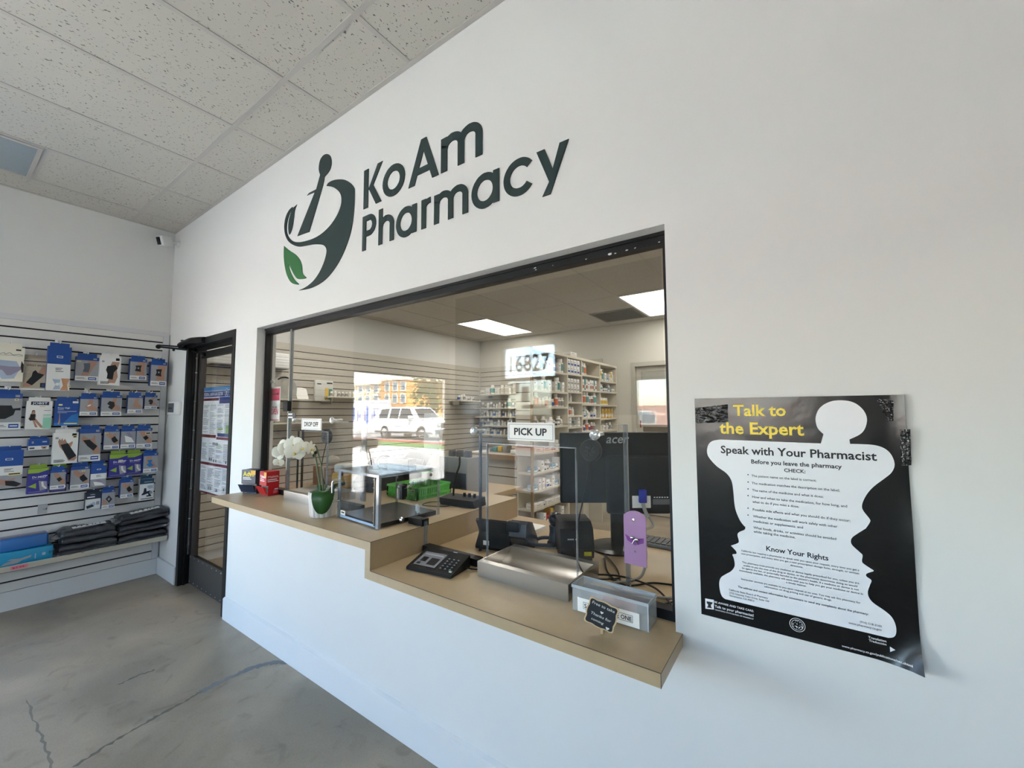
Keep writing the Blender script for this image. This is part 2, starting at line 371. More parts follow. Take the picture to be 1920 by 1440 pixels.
m = MB(); m.box((2.59, 3.7, HB-.01), (3.18, 3.73, HB-.001), VENTM).box((2.59, 4.27, HB-.01), (3.18, 4.3, HB-.001), VENTM).box((2.59, 3.73, HB-.01), (2.62, 4.27, HB-.001), VENTM).box((3.15, 3.73, HB-.01), (3.18, 4.27, HB-.001), VENTM); part('frame', m, t)
m = MB()
for k in range(12): m.box((2.62, 3.735+k*.045, HB-.009), (3.15, 3.76+k*.045, HB-.003), mat('vent_slat', '#5d5a54', .6))
part('louvre', m, t)
# ================================================================ shop sign on the main wall (cut vinyl letters and emblem)
sign = thing('shop_sign', 'dark green lettering and mortar emblem high on the white wall above the window', 'sign', (3.2, -.002, 2.3))
def wp(P): return [Vector((x, -.0035, z)) for x, z in P]
def letter(polys, mt=GREEN, name='letter'):
    m = MB()
    for i, p in enumerate(polys):
        e = .00012*(i % 5)+.0006*(len(p) == 4 and i > 5 and abs(p[0][0]-p[3][0]) < 1e-6)
        m.prism([q-Vector((0, e, 0)) for q in wp(p)], (0, .003, 0), mt)
    part(name, m, sign)
def arc(cx, cz, rx, rz, a0, a1, n=24): return [(cx+rx*math.cos(math.radians(a0+(a1-a0)*i/n)), cz+rz*math.sin(math.radians(a0+(a1-a0)*i/n))) for i in range(n+1)]
def band(cx, cz, ro, ri, a0, a1, n=28):
    """ring sector as quads; ro, ri = (rx, rz)"""
    o = arc(cx, cz, ro[0], ro[1], a0, a1, n); i = arc(cx, cz, ri[0], ri[1], a0, a1, n)
    return [[o[k], o[k+1], i[k+1], i[k]] for k in range(n)]
def rect(x0, x1, z0, z1): return [(x0, z0), (x1, z0), (x1, z1), (x0, z1)]
def arch(x0, x1, zx, z0, s, n=16):
    """half arch joining two stems: x0..x1 outer, top zx, from z0 up"""
    cx = (x0+x1)/2; r = (x1-x0)/2; zc_ = zx-r*.9
    return band(cx, zc_, (r, r*.9), (r-s, r*.9-s), 0, 180, n)+[rect(x1-s, x1, z0, zc_)]
B1, B2 = 2.538, 2.308
letter([rect(2.976, 3.015, B1, 2.752), [(3.015, 2.632), (3.092, 2.752), (3.133, 2.752), (3.058, 2.648), (3.129, B1), (3.082, B1), (3.015, 2.645)]])
letter(band(3.222, 2.6185, (.086, .083), (.048, .047), 0, 360))
letter([[(3.334, B1), (3.379, B1), (3.4385, 2.692), (3.457, 2.753), (3.421, 2.753)], [(3.498, B1), (3.541, B1), (3.457, 2.753), (3.4385, 2.692)], rect(3.400, 3.480, 2.582, 2.614)])
letter([rect(3.5545, 3.5935, B1, 2.699)]+arch(3.5575, 3.6965, 2.704, B1, .038)+arch(3.6585, 3.799, 2.704, B1, .038))
s2 = .0315
letter([rect(2.972, 2.972+s2, B2, 2.496)]+[rect(3.0, 3.03, 2.464, 2.496), rect(3.0, 3.03, 2.380, 2.411)]+band(3.03, 2.438, (.056, .058), (.025, .027), -90, 90))
letter([rect(3.109, 3.109+s2, B2, 2.496)]+arch(3.111, 3.2305, 2.452, B2, s2))
def small_a(x0, x1): return band((x0+x1)/2-.002, 2.3755, ((x1-x0)/2, .0765), ((x1-x0)/2-s2, .0765-s2), 0, 360)+[rect(x1-s2, x1, B2, 2.447)]
letter(small_a(3.249, 3.396))
letter([rect(3.4285, 3.4285+s2, B2, 2.449)]+band(3.492, 2.405, (.062, .045), (.033, .017), 93, 170, 10))
letter([rect(3.513, 3.513+s2, B2, 2.445)]+arch(3.515, 3.633, 2.450, B2, s2)+arch(3.6015, 3.7195, 2.450, B2, s2))
letter(small_a(3.741, 3.888))
letter(band(3.986, 2.3755, (.0765, .0765), (.045, .045), 38, 322, 30))
letter([[(4.066, 2.445), (4.102, 2.445), (4.1365, 2.356), (4.121, 2.310)], [(4.167, 2.445), (4.205, 2.445), (4.126, 2.261), (4.091, 2.261), (4.121, 2.310), (4.1365, 2.356)]])
def zp(L): return [(lambda p: (p.x, p.z))(px(500+a/3.2542, 220+b/3.2542, 1, 0)) for a, b in L]
def sm(L, n=4): return [(q.x, q.y) for q in smooth_pts([(a, b, 0) for a, b in L], n)]
letter([zp(sm([(262, 700), (300, 575), (345, 420), (356, 364)])+sm([(356, 364), (384, 330), (396, 298), (398, 265), (390, 236), (372, 225), (350, 232), (331, 257), (322, 292), (321, 325), (329, 352)])+[(305, 440), (262, 462), (248, 478), (296, 458), (190, 726)])], name='emblem_pestle')
letter([zp(sm([(368, 420), (378, 402), (405, 387), (440, 380), (480, 383), (515, 403), (535, 428), (539, 450), (538, 520), (532, 600), (520, 680), (500, 752), (470, 830), (430, 905), (382, 970), (330, 1014), (268, 1044), (200, 1057)])
  + sm([(200, 1056), (243, 1035), (288, 998), (325, 945), (352, 885), (367, 828), (365, 800), (350, 782), (322, 776), (282, 777), (240, 785), (200, 790), (165, 780), (135, 757), (117, 722), (110, 680), (112, 640), (122, 600), (140, 566), (160, 548)])
  + sm([(160, 556), (143, 590), (130, 630), (125, 668), (127, 705), (140, 736), (165, 757), (200, 763), (240, 756), (290, 739), (340, 709), (390, 661), (430, 602), (452, 550), (459, 510), (455, 475), (440, 450), (415, 431), (390, 422), (368, 420)])[:-1])], name='emblem_bowl')
letter([zp(sm([(187, 533), (174, 570), (168, 620), (158, 678), (141, 717), (134, 680), (137, 632), (148, 592), (160, 560), (187, 533)])[:-1])], name='emblem_leaf')
lf = MB(); lf.prism(wp(zp(sm([(108, 785), (140, 812), (180, 840), (206, 872), (218, 912), (222, 955), (245, 980), (212, 988), (188, 984), (168, 958), (150, 922), (137, 895)])+sm([(137, 895), (143, 930), (157, 965), (177, 997), (200, 1020), (168, 1017), (145, 1000), (125, 960), (113, 908), (107, 850), (108, 785)])[:-1])), (0, .003, 0), LEAFG)
part('emblem_leaf', lf, sign, label='bright green leaf')
# ================================================================ notice poster
PX0, PX1, PZ0, PZ1 = 4.6045, 5.056, .878, 1.489
poster = thing('notice_poster', 'large black and white pharmacist notice poster taped to the wall right of the window', 'poster', (4.83, -.004, PZ0))
PBLK = mat('poster_black', '#0d0c0c', .22, spec=.5, bump=.12, bscale=14); PWHT = mat('poster_white', '#e4e5e8', .3, bump=.06, bscale=14)
PYEL = mat('poster_yellow', '#f2d43c', .4); PINK = mat('poster_ink', '#1b1b1f', .5); PSOFT = mat('poster_grey_ink', '#25262b', .5)
def curl(x, z):
    d = max(0, (x-5.0)/.056+(.93-z)/.052-.55); e = max(0, (x-5.037)/.019)
    return -.004-.024*(min(d, 1.6)/1.4)**1.5-.004*e*(.5+.5*math.sin(z*23))
m = MB(); nx, nz = 24, 30; vs = []
for j in range(nz+1):
    for i in range(nx+1):
        x = PX0+(PX1-PX0)*i/nx; z = PZ0+(PZ1-PZ0)*j/nz
        vs.append((x, curl(x, z), z))
n0 = len(vs); vs += [(v[0], v[1]+.0006, v[2]) for v in vs]
F = []
for j in range(nz):
    for i in range(nx):
        a = j*(nx+1)+i; F.append([a, a+1, a+nx+2, a+nx+1]); F.append([n0+a, n0+a+nx+1, n0+a+nx+2, n0+a+1])
m.add(vs, F, PBLK, True); part('sheet', m, poster)
def qa(L): return [px(1290+a/4.2667, 730+b/4.2667, 1, 0) for a, b in L]
def qb(L): return [px(1290+a/4.2667, 980+b/4.2667, 1, 0) for a, b in L]
def s3(L, n=4): return smooth_pts(L, n)
def onp(P, d): return [Vector((q.x, min(-.004, curl(q.x, q.z))-d, q.z)) for q in P]
A1 = qa([(1062, 432), (1083, 358)]); A2 = s3(qa([(1083, 358), (1040, 315), (1022, 265), (1022, 215), (1045, 160), (1090, 120), (1150, 95), (1215, 88), (1290, 95), (1350, 120), (1400, 165), (1426, 215), (1428, 265), (1410, 320), (1370, 362), (1290, 400)]))
A3 = s3(qa([(1295, 435), (1440, 440), (1520, 452), (1575, 475), (1615, 510), (1640, 555), (1650, 600), (1640, 640), (1615, 675), (1560, 718), (1490, 770), (1440, 822), (1405, 880), (1390, 930), (1402, 970), (1452, 1035), (1452, 1062), (1420, 1110)]))
A4 = s3(qb([(1420, 43), (1345, 90), (1310, 118), (1302, 150), (1318, 182), (1380, 238), (1395, 258), (1390, 300), (1405, 325), (1485, 378)]))
A5 = s3(qb([(1480, 384), (1428, 402), (1426, 425), (1465, 455), (1455, 490), (1437, 545), (1445, 590), (1480, 635), (1560, 690), (1620, 740), (1650, 790), (1663, 840), (1660, 885), (1640, 909), (1600, 914)]))
A6 = s3(qb([(300, 606), (275, 585), (258, 540), (252, 480), (265, 435), (300, 410), (345, 385), (370, 355), (376, 325), (368, 280), (358, 250), (388, 245), (385, 222), (345, 180)]))
A7 = s3(qb([(345, 180), (400, 160), (408, 140), (398, 95), (412, 72), (455, 52), (460, 30)]))[1:]; A8 = s3(qa([(460, 1100), (420, 1050), (385, 970), (372, 900), (364, 810), (350, 730), (310, 670), (240, 620), (190, 570), (160, 525), (155, 480), (170, 435), (205, 410), (262, 401)]))[1:]
m = MB(); m.poly(onp(A1+A2+A3+A4+A5+A6+A7+A8, .0009), PWHT); part('white_silhouette', m, poster)
def lines(rows, f, mt, name, bold=0, d=.0014):
    for body, a, b in rows:
        p, q = f([a, b]); m = MB(); m.text(body, (p.x, -.004-d, (p.z+q.z)/2), X, Z, mt, w=q.x-p.x, bold=bold)
        for c_ in m.v: c_.y = min(-.004, curl(c_.x, c_.z))-d
        part(name, m, poster)
lines([('Talk to', (365, 210), (785, 212)), ('the Expert', (255, 352), (930, 366))], qa, PYEL, 'heading', .022, .0013)
lines([('Speak with Your Pharmacist', (265, 508), (1510, 568)), ('Before you leave the pharmacy', (508, 592), (1230, 632)), ('CHECK:', (770, 660), (940, 668))], qa, PINK, 'subheading', .02)
lines([('Know Your Rights', (628, 222), (1123, 295)), ('The address and contact information for consumers to send any complaints about the pharmacy:', (402, 512), (1442, 735))], qb, PINK, 'subheading', .018)
bl = [('The patient name on the label is correct;', (510, 698), (1025, 735)), ('The medication matches the description on the label;', (512, 757), (1213, 815)), ('The name of the medicine and what it does;', (515, 812), (1082, 866)),
 ('How and when to take the medication, for how long, and', (516, 865), (1272, 942)), ('what to do if you miss a dose;', (517, 905), (888, 943)), ('Possible side effects and what you should do if they occur;', (520, 965), (1297, 1058)),
 ('Whether the medication will work safely with other', (522, 1020), (1195, 1103)), ('medicines or supplements; and', (525, 1062), (920, 1108))]
lines(bl, qa, PSOFT, 'body_text', .008)
lines([('\u2022', (480-3, r[1][1]-4), (480+8, r[1][1]-4)) for i, r in enumerate(bl) if i not in (4, 7)], qa, PSOFT, 'bullet')
lines([('What foods, drinks, or activities should be avoided', (525, 45), (1185, 133)), ('while taking the medicine.', (527, 78), (860, 120))], qb, PSOFT, 'body_text', .008)
lines([('California law requires a pharmacist to speak with you upon your request, every time you get a', (428, 222), (1368, 385)), ('new prescription, and every time you get a new prescription dosage form, strength, or written', (428, 247), (1368, 410)), ('directions.', (820, 342), (920, 358)),
 ('This pharmacy must provide any medicine or device legally prescribed for you, unless you are', (435, 318), (1368, 485)), ('unable to pay the cost of the drug or device, or the pharmacist determines doing so would', (445, 345), (1352, 507)), ("be against the law, or potentially harmful to the patient's health. If a medicine or device is not", (435, 366), (1365, 535)),
 ('immediately available, the pharmacy will work with you to help you get your medicine or device in', (412, 386), (1398, 567)), ('a timely manner.', (787, 478), (950, 508)), ('Interpreter services are available to you upon request at no cost. You may ask this pharmacy for', (428, 452), (1378, 640)), ('information on drug pricing and use of generic drugs.', (613, 512), (1150, 620)),
 ('California State Board of Pharmacy', (330, 538), (640, 602)), ('2720 Gateway Oaks Drive, Suite 100', (333, 562), (650, 628)), ('Sacramento, CA 95833', (335, 584), (530, 625)), ('(916) 518-3100', (1373, 790), (1548, 832)), ('www.pharmacy.ca.gov', (1283, 799), (1548, 860))], qb, PSOFT, 'small_print', .008)
lines([('BE AWARE AND TAKE CARE:', (215, 640), (527, 705)), ('Talk to your pharmacist!', (217, 677), (527, 740)), ('CALIFORNIA STATE BOARD OF PHARMACY', (218, 699), (527, 765)), ('Translation', (1440, 915), (1585, 950)), ('Traducci\u00f3n', (1445, 941), (1585, 975)), ('www.pharmacy.ca.gov/publications/ntc.shtml', (1228, 966), (1785, 1143))], qb, WHITEINK, 'footer_text', .012)
m = MB(); m.poly(onp(qb([(140, 600), (210, 612), (210, 690), (142, 682)]), .001), WHITEINK); ar = MB(); ar.poly(onp(qb([(1612, 983), (1656, 1010), (1614, 1026)]), .001), WHITEINK); part('arrow_icon', ar, poster)
m.poly(onp(qb([(152, 622), (200, 632), (196, 645), (186, 650), (188, 668), (198, 680), (152, 672), (162, 662), (163, 646), (153, 640)]), .0014), PINK)
part('mortar_icon', m, poster)
m = MB(); c = px(1290+875/4.2667, 980+812/4.2667, 1, 0)
for ro, ri, k in ((.0165, .0155, WHITEINK), (.0125, .0118, WHITEINK)):
    for q in band(c.x, c.z, (ro, ro), (ri, ri), 0, 360, 32): m.poly(onp([Vector((x, 0, z)) for x, z in q], .001), k)
rdm = random.Random(3)
for k in range(34):
    a = rdm.uniform(0, 6.28); r = .011*rdm.random()**.5; x = c.x+r*math.cos(a); z = c.z+r*math.sin(a); e = rdm.uniform(.0005, .0016)
    m.poly(onp([Vector((x-e, 0, z-e*.6)), Vector((x+e, 0, z-e*.3)), Vector((x+e*.4, 0, z+e))], .001), WHITEINK)
part('seal', m, poster)
TAPE = mat('glossy_black_tape', '#1d1a19', .1, spec=.6, bump=.9, bscale=55)
for L, f in (([(62, 150), (320, 120), (322, 262), (66, 272)], qa), ([(1500, 72), (1640, 92), (1640, 250), (1590, 260)], qa), ([(1690, 320), (1770, 318), (1782, 605), (1700, 608)], qa)):
    P = onp(f(L), .0016); n = 8; vs = []; m = MB()
    for j in range(n+1):
        for i in range(n+1):
            a = P[0].lerp(P[1], i/n); b = P[3].lerp(P[2], i/n); q = a.lerp(b, j/n); q.y -= random.uniform(0, .0022); vs.append(q)
    m.add(vs, [[j*(n+1)+i, j*(n+1)+i+1, (j+1)*(n+1)+i+1, (j+1)*(n+1)+i] for j in range(n) for i in range(n)], TAPE); part('tape', m, poster, label='crumpled shiny tape')
# ================================================================ counters
def fascia(m, a, b): m.box(a, b, LAM)
OV = .2233; TH = .037
ct = thing('counter', 'upper beige laminate counter holding the orchid and clear lockbox', 'counter', (2.6, 0, ZU-TH))
m = MB(); m.box((1.772, -OV, ZU-TH), (XS, .0005, ZU), LAM).box((WX0+.002, .0005, ZU-TH), (XS, .84, ZU), LAM); part('top', m, ct)
m = MB(); m.box((XS-.036, -OV, ZL+.0005), (XS, .84, ZU-TH), LAM); part('step_panel', m, ct)
m = MB(); m.box((1.772, -OV-.0008, ZU-.0018), (XS+.0006, -OV, ZU+.0002), LAMEDGE).box((XS, -OV, ZU-.0014), (XS+.0006, .84, ZU+.0002), LAMEDGE).box((XS-.0005, -OV-.0008, ZL), (XS+.001, -OV, ZU), LAMEDGE); part('edge_seam', m, ct)
for x in (1.84, 3.3): m = MB(); m.box((x, .2, 0), (x+.04, .8, ZU-TH), SLATB); part('support_panel', m, ct)
cl = thing('counter', 'lower beige laminate counter with the card reader and stainless tray', 'counter', (3.95, 0, ZL-TH))
m = MB(); m.box((XS-.036, -OV, ZL-TH), (4.5505, .0005, ZL), LAM).box((XS-.036, .0005, ZL-TH), (WX1-.002, .86, ZL), LAM); part('top', m, cl)
m = MB(); m.box((XS, -OV-.0008, ZL-.0018), (4.551, -OV, ZL+.0002), LAMEDGE).box((4.5505, -OV, ZL-.0018), (4.5511, 0, ZL+.0002), LAMEDGE).box((4.5497, -OV-.0008, ZL-TH), (4.5511, -OV+.0006, ZL), LAMEDGE); part('edge_seam', m, cl)
for x in (3.42, 4.46): m = MB(); m.box((x, .2, 0), (x+.04, .8, ZL-TH), SLATB); part('support_panel', m, cl)
# ================================================================ dispensary window
wn = thing('window_3', None, None, (3.1, .075, ZL)); wn['kind'] = 'structure'
m = MB(); fy0, fy1 = .055, .098
m.box((WX0, fy0, WZ-.038), (WX1, fy1, WZ), BLK).box((WX0, fy0-.006, WZ-.012), (WX1, fy0, WZ), BLK)
m.box((WX0, fy0, ZU), (WX0+.022, fy1, WZ-.038), BLK).box((WX1-.022, fy0, ZL), (WX1, fy1, WZ-.038), BLK)
for a, b, z in ((WX0, 2.215, ZU), (2.6, 2.9, ZU), (3.3, XS, ZU), (XS+.006, 3.725, ZL), (4.2, WX1-.022, ZL)): m.box((a, fy0, z), (b, fy1, z+.03), BLK)
part('window_frame', m, wn)
m = MB(); rdm = random.Random(5)          # flaked white paint on the black head
for x, z, e in ((4.02, 2.018, .004), (4.025, 2.01, .003), (4.33, 2.004, .006), (4.35, 2.0025, .004), (4.39, 2.004, .004), (4.42, 2.005, .003), (4.5, 2.006, .003), (4.24, 2.006, .003), (4.1, 2.012, .002)):
    P = [(x+e*rdm.uniform(.6, 2.2)*math.cos(a*.9), fy0-.0065 if z > 2.026 else fy0-.0004, z+e*rdm.uniform(.4, .8)*math.sin(a*.9)) for a in range(7)]
    m.poly(P, WHITE)
part('paint_flake', m, wn)
def pane(m, x0, x1, z0, z1, y, holes=(), t=.008, mt=GLASS):
    xs = sorted({x0, x1, *[h[i] for h in holes for i in (0, 1)]}); zs = sorted({z0, z1, *[h[i] for h in holes for i in (2, 3)]})
    for i in range(len(xs)-1):
        for j in range(len(zs)-1):
            cx, cz = (xs[i]+xs[i+1])/2, (zs[j]+zs[j+1])/2
            if any(h[0] < cx < h[1] and h[2] < cz < h[3] for h in holes): continue
            a, b, c, d = xs[i], xs[i+1], zs[j], zs[j+1]
            m.add([(a, y, c), (b, y, c), (b, y, d), (a, y, d)], [(0, 1, 2, 3)], mt); m.add([(a, y+t, c), (b, y+t, c), (b, y+t, d), (a, y+t, d)], [(3, 2, 1, 0)], mt)
DOFF = (2.235, 2.565, ZU, 1.335); LBX = (2.915, 3.285, ZU, 1.165); PUP = (3.766, 4.178, ZL, 1.318)
m = MB(); pane(m, WX0+.02, XS, ZU, WZ-.036, .071, [DOFF, LBX]); pane(m, XS, WX1-.02, ZL, WZ-.036, .071, [PUP]); part('pane', m, wn)
m = MB()                                  # polished edges of the glass openings and joints
for h in (DOFF, PUP):
    m.box((h[0]-.002, .07, h[2]+.03), (h[0]+.001, .081, h[3]), ACRD if h is DOFF else ACRE).box((h[0], .07, h[3]-.001), (h[1], .081, h[3]+.002), ACRE).box((h[1]-.001, .07, h[2]+.03), (h[1]+.002, .081, h[3]), ACRE)
m.box((2.105, .066, ZU+.03), (2.117, .088, WZ-.038), STEEL).box((2.118, .069, ZU+.03), (2.122, .084, WZ-.038), ACRE)
m.box((XS-.002, .069, ZL), (XS+.008, .083, ZU+.02), ACRE)
part('glass_edge', m, wn)
def baffle(x0, x1, z0, z1, y, knobs, label, name='clear_baffle', wide=.013):
    t = thing(name, label, 'screen', ((x0+x1)/2, y, z0)); m = MB()
    pane(m, x0, x1, z0, z1, y, (), .012, ACR); part('sheet', m, t)
    e = MB(); e.box((x0-.001, y, z0), (x0+.006, y+.0125, z1), ACRD).box((x1-wide, y, z0), (x1+.001, y+.0125, z1), ACRE).box((x0, y, z1-.002), (x1, y+.0125, z1), ACRE); part('edge', e, t)
    for kx, kz in knobs:
        k = MB(); k.lathe([(.0, -.018), (.012, -.016), (.019, -.008), (.019, 0), (.008, .004), (.008, y-.08)], (kx, .066-.0, kz), CLEARK, 14, (0, 1, 0)); part('standoff_knob', k, t)
CLEARK = glassy('clear_knob', (.86, .89, .9), .22, .03, '#e8ecee', .22)
baffle(3.665, 4.345, ZL+.03, 1.405, .142, ((3.704, 1.37), (4.259, 1.37)), 'clear acrylic screen hung behind the pick up opening')
baffle(2.15, 2.83, ZU+.03, 1.40, .142, ((2.2, 1.405), (2.625, 1.405)), 'clear acrylic screen hung behind the drop off opening', wide=.036)
# second clear pane overlapping on the dispensary side, hung slightly out of true
t = thing('glass_panel', 'second clear pane overlapping the pick up window on the inside', 'glass', (4.02, .108, 1.44), math.radians(.35))
m = MB(); pane(m, -.47, .47, 0, .54, -.002, (), .004, GLASS); part('pane', m, t, world=False)
# signs on the glass
def glass_sign(body, a, b, label):
    p = px(*a, 1, .068); q = px(*b, 1, .068); x0, x1, z1, z0 = p.x, q.x, p.z, q.z
    t = thing('counter_sign', label, 'sign', ((x0+x1)/2, .069, z0)); m = MB()
    m.box((x0, .067, z0), (x1, .0705, z1), PAPER); part('plate', m, t)
    m = MB(); cz = (z0+z1)/2; hh = (z1-z0)*.36
    m.text(body, ((x0+x1)/2, .0664, cz-hh/2), X, Z, INK, w=(x1-x0)*.7, h=hh*1.05, bold=.03, al='C'); part('lettering', m, t)
    m = MB(); e = .006; g = mat('sign_border_grey', '#8e8f92', .6)
    m.box((x0+e, .0663, z0+e), (x1-e, .067, z0+e+.0018), g).box((x0+e, .0663, z1-e-.0018), (x1-e, .067, z1-e), g).box((x0+e, .0663, z0+e+.0018), (x0+e+.0018, .067, z1-e-.0018), g).box((x1-e-.0018, .0663, z0+e+.0018), (x1-e, .067, z1-e-.0018), g); part('border', m, t)
glass_sign('PICK UP', (952, 792), (1040, 829), 'white PICK UP sign stuck on the window glass')
glass_sign('DROP OFF', (566, 784.5), (602.5, 807), 'white DROP OFF sign stuck on the window glass above the orchid')
t = thing('hanging_sign', 'narrow pink and white WELCOME OPEN sign hanging at the left end of the window', 'sign', (1.9, .112, 1.37)); PK = mat('sign_pink', '#d8365f', .5)
a = px(508.5, 726, 1, .11); b = px(524, 790, 1, .11)
m = MB(); m.box((a.x, .108, b.z), (b.x, .112, a.z), PAPER); part('board', m, t)
w_ = b.x-a.x; h_ = a.z-b.z
m = MB(); m.box((a.x+.006, .1072, b.z+h_*.6), (b.x-.006, .108, a.z-.012), PK); part('pink_panel', m, t); m = MB(); m.box((a.x+.006, .1072, b.z+.006), (b.x-.006, .108, b.z+.012), PK); part('pink_stripe', m, t)
m = MB(); cx = (a.x+b.x)/2
m.text('WELCOME', (cx, .1066, b.z+h_*.76), X, Z, INK, w=w_*.72, bold=.02, al='C'); part('lettering', m, t); m = MB(); m.text('WE ARE', (cx, .1066, b.z+h_*.38), X, Z, INK, w=w_*.5, bold=.02, al='C').text('OPEN', (cx, .1066, b.z+h_*.2), X, Z, PK, w=w_*.74, h=.04, bold=.02, al='C'); part('lettering', m, t)
m = MB(); m.tube([(cx, .11, a.z), (cx-.012, .108, a.z+.022), (cx-.03, .104, a.z+.035)], .0015, STEEL, 6).tube([(cx, .11, a.z), (cx+.02, .108, a.z+.012), (cx-.03, .104, a.z+.035)], .0015, STEEL, 6).ball((cx-.03, .094, a.z+.037), .012, CLEARK); part('suction_hook', m, t)
# latch on the joint strip and its little plate
t = thing('window_latch', 'black sliding latch box on the steel joint strip left of the drop off sign', 'latch', (2.1, .058, 1.42))
a = px(536.5, 752, 1, .06); b = px(544.5, 771, 1, .06); m = MB(); m.rbox((a.x, .04, b.z), (b.x, .068, a.z), BLKP, .004); part('body', m, t)
a = px(540, 774, 1, .066); b = px(554, 784, 1, .066); m = MB(); m.box((a.x, .064, b.z), (b.x, .0685, a.z), mat('label_charcoal', '#2a2b2e', .4)); pl = part('label_plate', m, t)
m = MB(); m.box((a.x+.008, .0636, (a.z+b.z)/2+.004), (a.x+.06, .064, (a.z+b.z)/2+.012), WHITEINK).box((a.x+.008, .0636, (a.z+b.z)/2-.016), (a.x+.065, .064, (a.z+b.z)/2-.008), WHITEINK); part('print', m, pl)
# ================================================================ black framed door, closer, kick plate, poster
dr = thing('door_1', None, None, (.956, .06, 0)); dr['kind'] = 'structure'
m = MB(); m.box((.465, -.006, 0), (.513, .13, 2.07), BLK).box((1.399, -.006, 0), (1.447, .13, 2.07), BLK).box((.513, -.006, 2.015), (1.399, .13, 2.07), BLK)
m.box((.513, .03, 0), (.527, .045, 2.015), BLK).box((.513, .055, 1.985), (1.399, .068, 2.015), BLK); part('door_frame', m, dr)
HST = mat('bronze_stile', '#3b3735', .4)
lf = MB(); y0, y1 = .072, .112
lf.box((.53, y0, .02), (.578, y1, 1.98), HST).box((1.34, y0, .02), (1.39, y1, 1.98), BLK).box((.578, y0, 1.93), (1.34, y1, 1.98), BLK).box((.578, y0, .02), (1.34, y1, .235), BLK); leaf = part('door_leaf', lf, dr)
m = MB(); pane(m, .578, 1.34, .235, 1.93, .088, (), .008, GLASS); part('pane', m, leaf)
m = MB(); KP = mat('kick_plate_bronze', '#4b4845', .38, metal=.3); m.box((.535, y0-.005, .012), (1.385, y0-.001, .245), KP)
for k in range(10):
    for z in (.03, .23): m.ball((.555+k*.09, y0-.005, z), .005, STEEL, 8)
part('kick_plate', m, leaf)
m = MB(); m.tube([(.525, .06, .25), (.525, .06, 1.97)], .012, HST, 10)
for z in (.32, .55, .8, 1.05, 1.3, 1.55, 1.8, 1.93): m.box((.517, .045, z-.004), (.54, .058, z+.004), STEEL)
part('hinge', m, leaf)
m = MB(); m.rbox((1.2, .118, .93), (1.25, .14, 1.07), BLKP, .008).tube([(1.225, .14, .99), (1.225, .165, .985), (1.12, .17, .975)], .011, BLKP); part('door_handle', m, leaf)
t = thing('door_closer', 'black hydraulic closer body and folding arm at the top of the glass door', 'door closer', (.6, -.03, 2.0))
m = MB(); P = smooth_pts([(.47, -.008, 2.03), (.46, -.03, 2.032), (.465, -.05, 2.035), (.56, -.055, 2.045), (.70, -.052, 2.052), (.78, -.03, 2.05), (.88, -.01, 2.045)], 5)
m.tube(P, .026, BLKP, 10, rs=[.024+.004*math.sin(i*.3) for i in range(len(P))]); part('body', m, t)
m = MB(); m.lathe([(.013, 0), (.013, .03)], (.47, -.035, 2.05), BLKP, 10); m.box((.455, -.05, 2.075), (.485, -.02, 2.082), BLKP); part('bolt', m, t)
m = MB(); e = Vector((.26, -.148, 2.03)); m.tube([e, (.475, .0, 2.0)], .008, BLKP, 8).tube([e+Vector((0, 0, .014)), (.50, -.03, 2.02)], .006, BLKP, 8).ball(e, .02, BLKP, 10).ball((.37, -.07, 2.0), .011, BLKP, 8).tube([(.475, 0, 2.0), (.60, .065, 1.965)], .007, BLKP).tube([(.60, .065, 1.965), (.67, .066, 1.95)], .013, BLKP); part('arm', m, t)
# labour-law poster on the inside of the door glass
t = thing('labor_law_poster', 'tall blue, red and white labor law poster on the door glass', 'poster', (.86, .1, .775)); lx0, lx1, lz0, lz1 = .585, 1.175, .775, 1.668; y = .099
NAVY = mat('poster_navy', '#25387f', .4); SKYB = mat('poster_sky_blue', '#3f8ac4', .4); MAR = mat('poster_maroon', '#7c2a2c', .4); LP = mat('poster_paper', '#eceef2', .45); GT = mat('poster_print_grey', '#8e9099', .6)
m = MB(); m.box((lx0, y, lz0), (lx1, y+.001, lz1), LP); part('sheet', m, t)
W_, H_ = lx1-lx0, lz1-lz0; U = lambda u: lx0+u*W_; V = lambda v: lz1-v*H_
m = MB()
for a in ((0, 1, 0, .035, SKYB), (0, 1, .04, .095, NAVY), (0, .55, .105, .13, MAR), (.57, 1, .1, .16, NAVY), (.55, 1, .43, .462, NAVY), (0, .5, .45, .478, MAR), (.52, 1, .466, .49, MAR), (0, 1, .71, .735, MAR), (0, 1, .985, 1, MAR)):
    m.box((U(a[0]), y-.0005, V(a[3])), (U(a[1]), y, V(a[2])), a[4])
part('heading_band', m, t)
m = MB(); rdm = random.Random(8)
for c in range(4):
    for v0, v1 in ((.17, .44), (.53, .70), (.75, .965)):
        v = v0
        while v < v1:
            if rdm.random() < .88: m.box((U(c*.25+.02), y-.0004, V(v+.005)), (U(c*.25+.02+rdm.uniform(.12, .21)), y, V(v)), GT)
            v += .0115
for u, v in ((.32, .955), (.38, .955), (.58, .96), (.82, .94), (.3, .69), (.36, .69), (.45, .7), (.52, .7), (.85, .7), (.4, .545), (.45, .545), (.5, .545), (.55, .545)): m.box((U(u), y-.0006, V(v)), (U(u+.03), y, V(v-.025)), INK)
m.box((U(.56), y-.0006, V(.40)), (U(.72), y, V(.385)), mat('poster_leaf_green', '#8fb35a', .5)).box((U(.82), y-.0006, V(.43)), (U(.9), y, V(.36)), mat('poster_leaf_green', '#8fb35a', .5)); part('small_print', m, t)
m = MB(); m.text('FEDERAL LABOR LAW POSTER', (U(.02), y-.0008, V(.083)), X, Z, WHITEINK, w=W_*.66, h=.026, bold=.02); part('lettering', m, t)
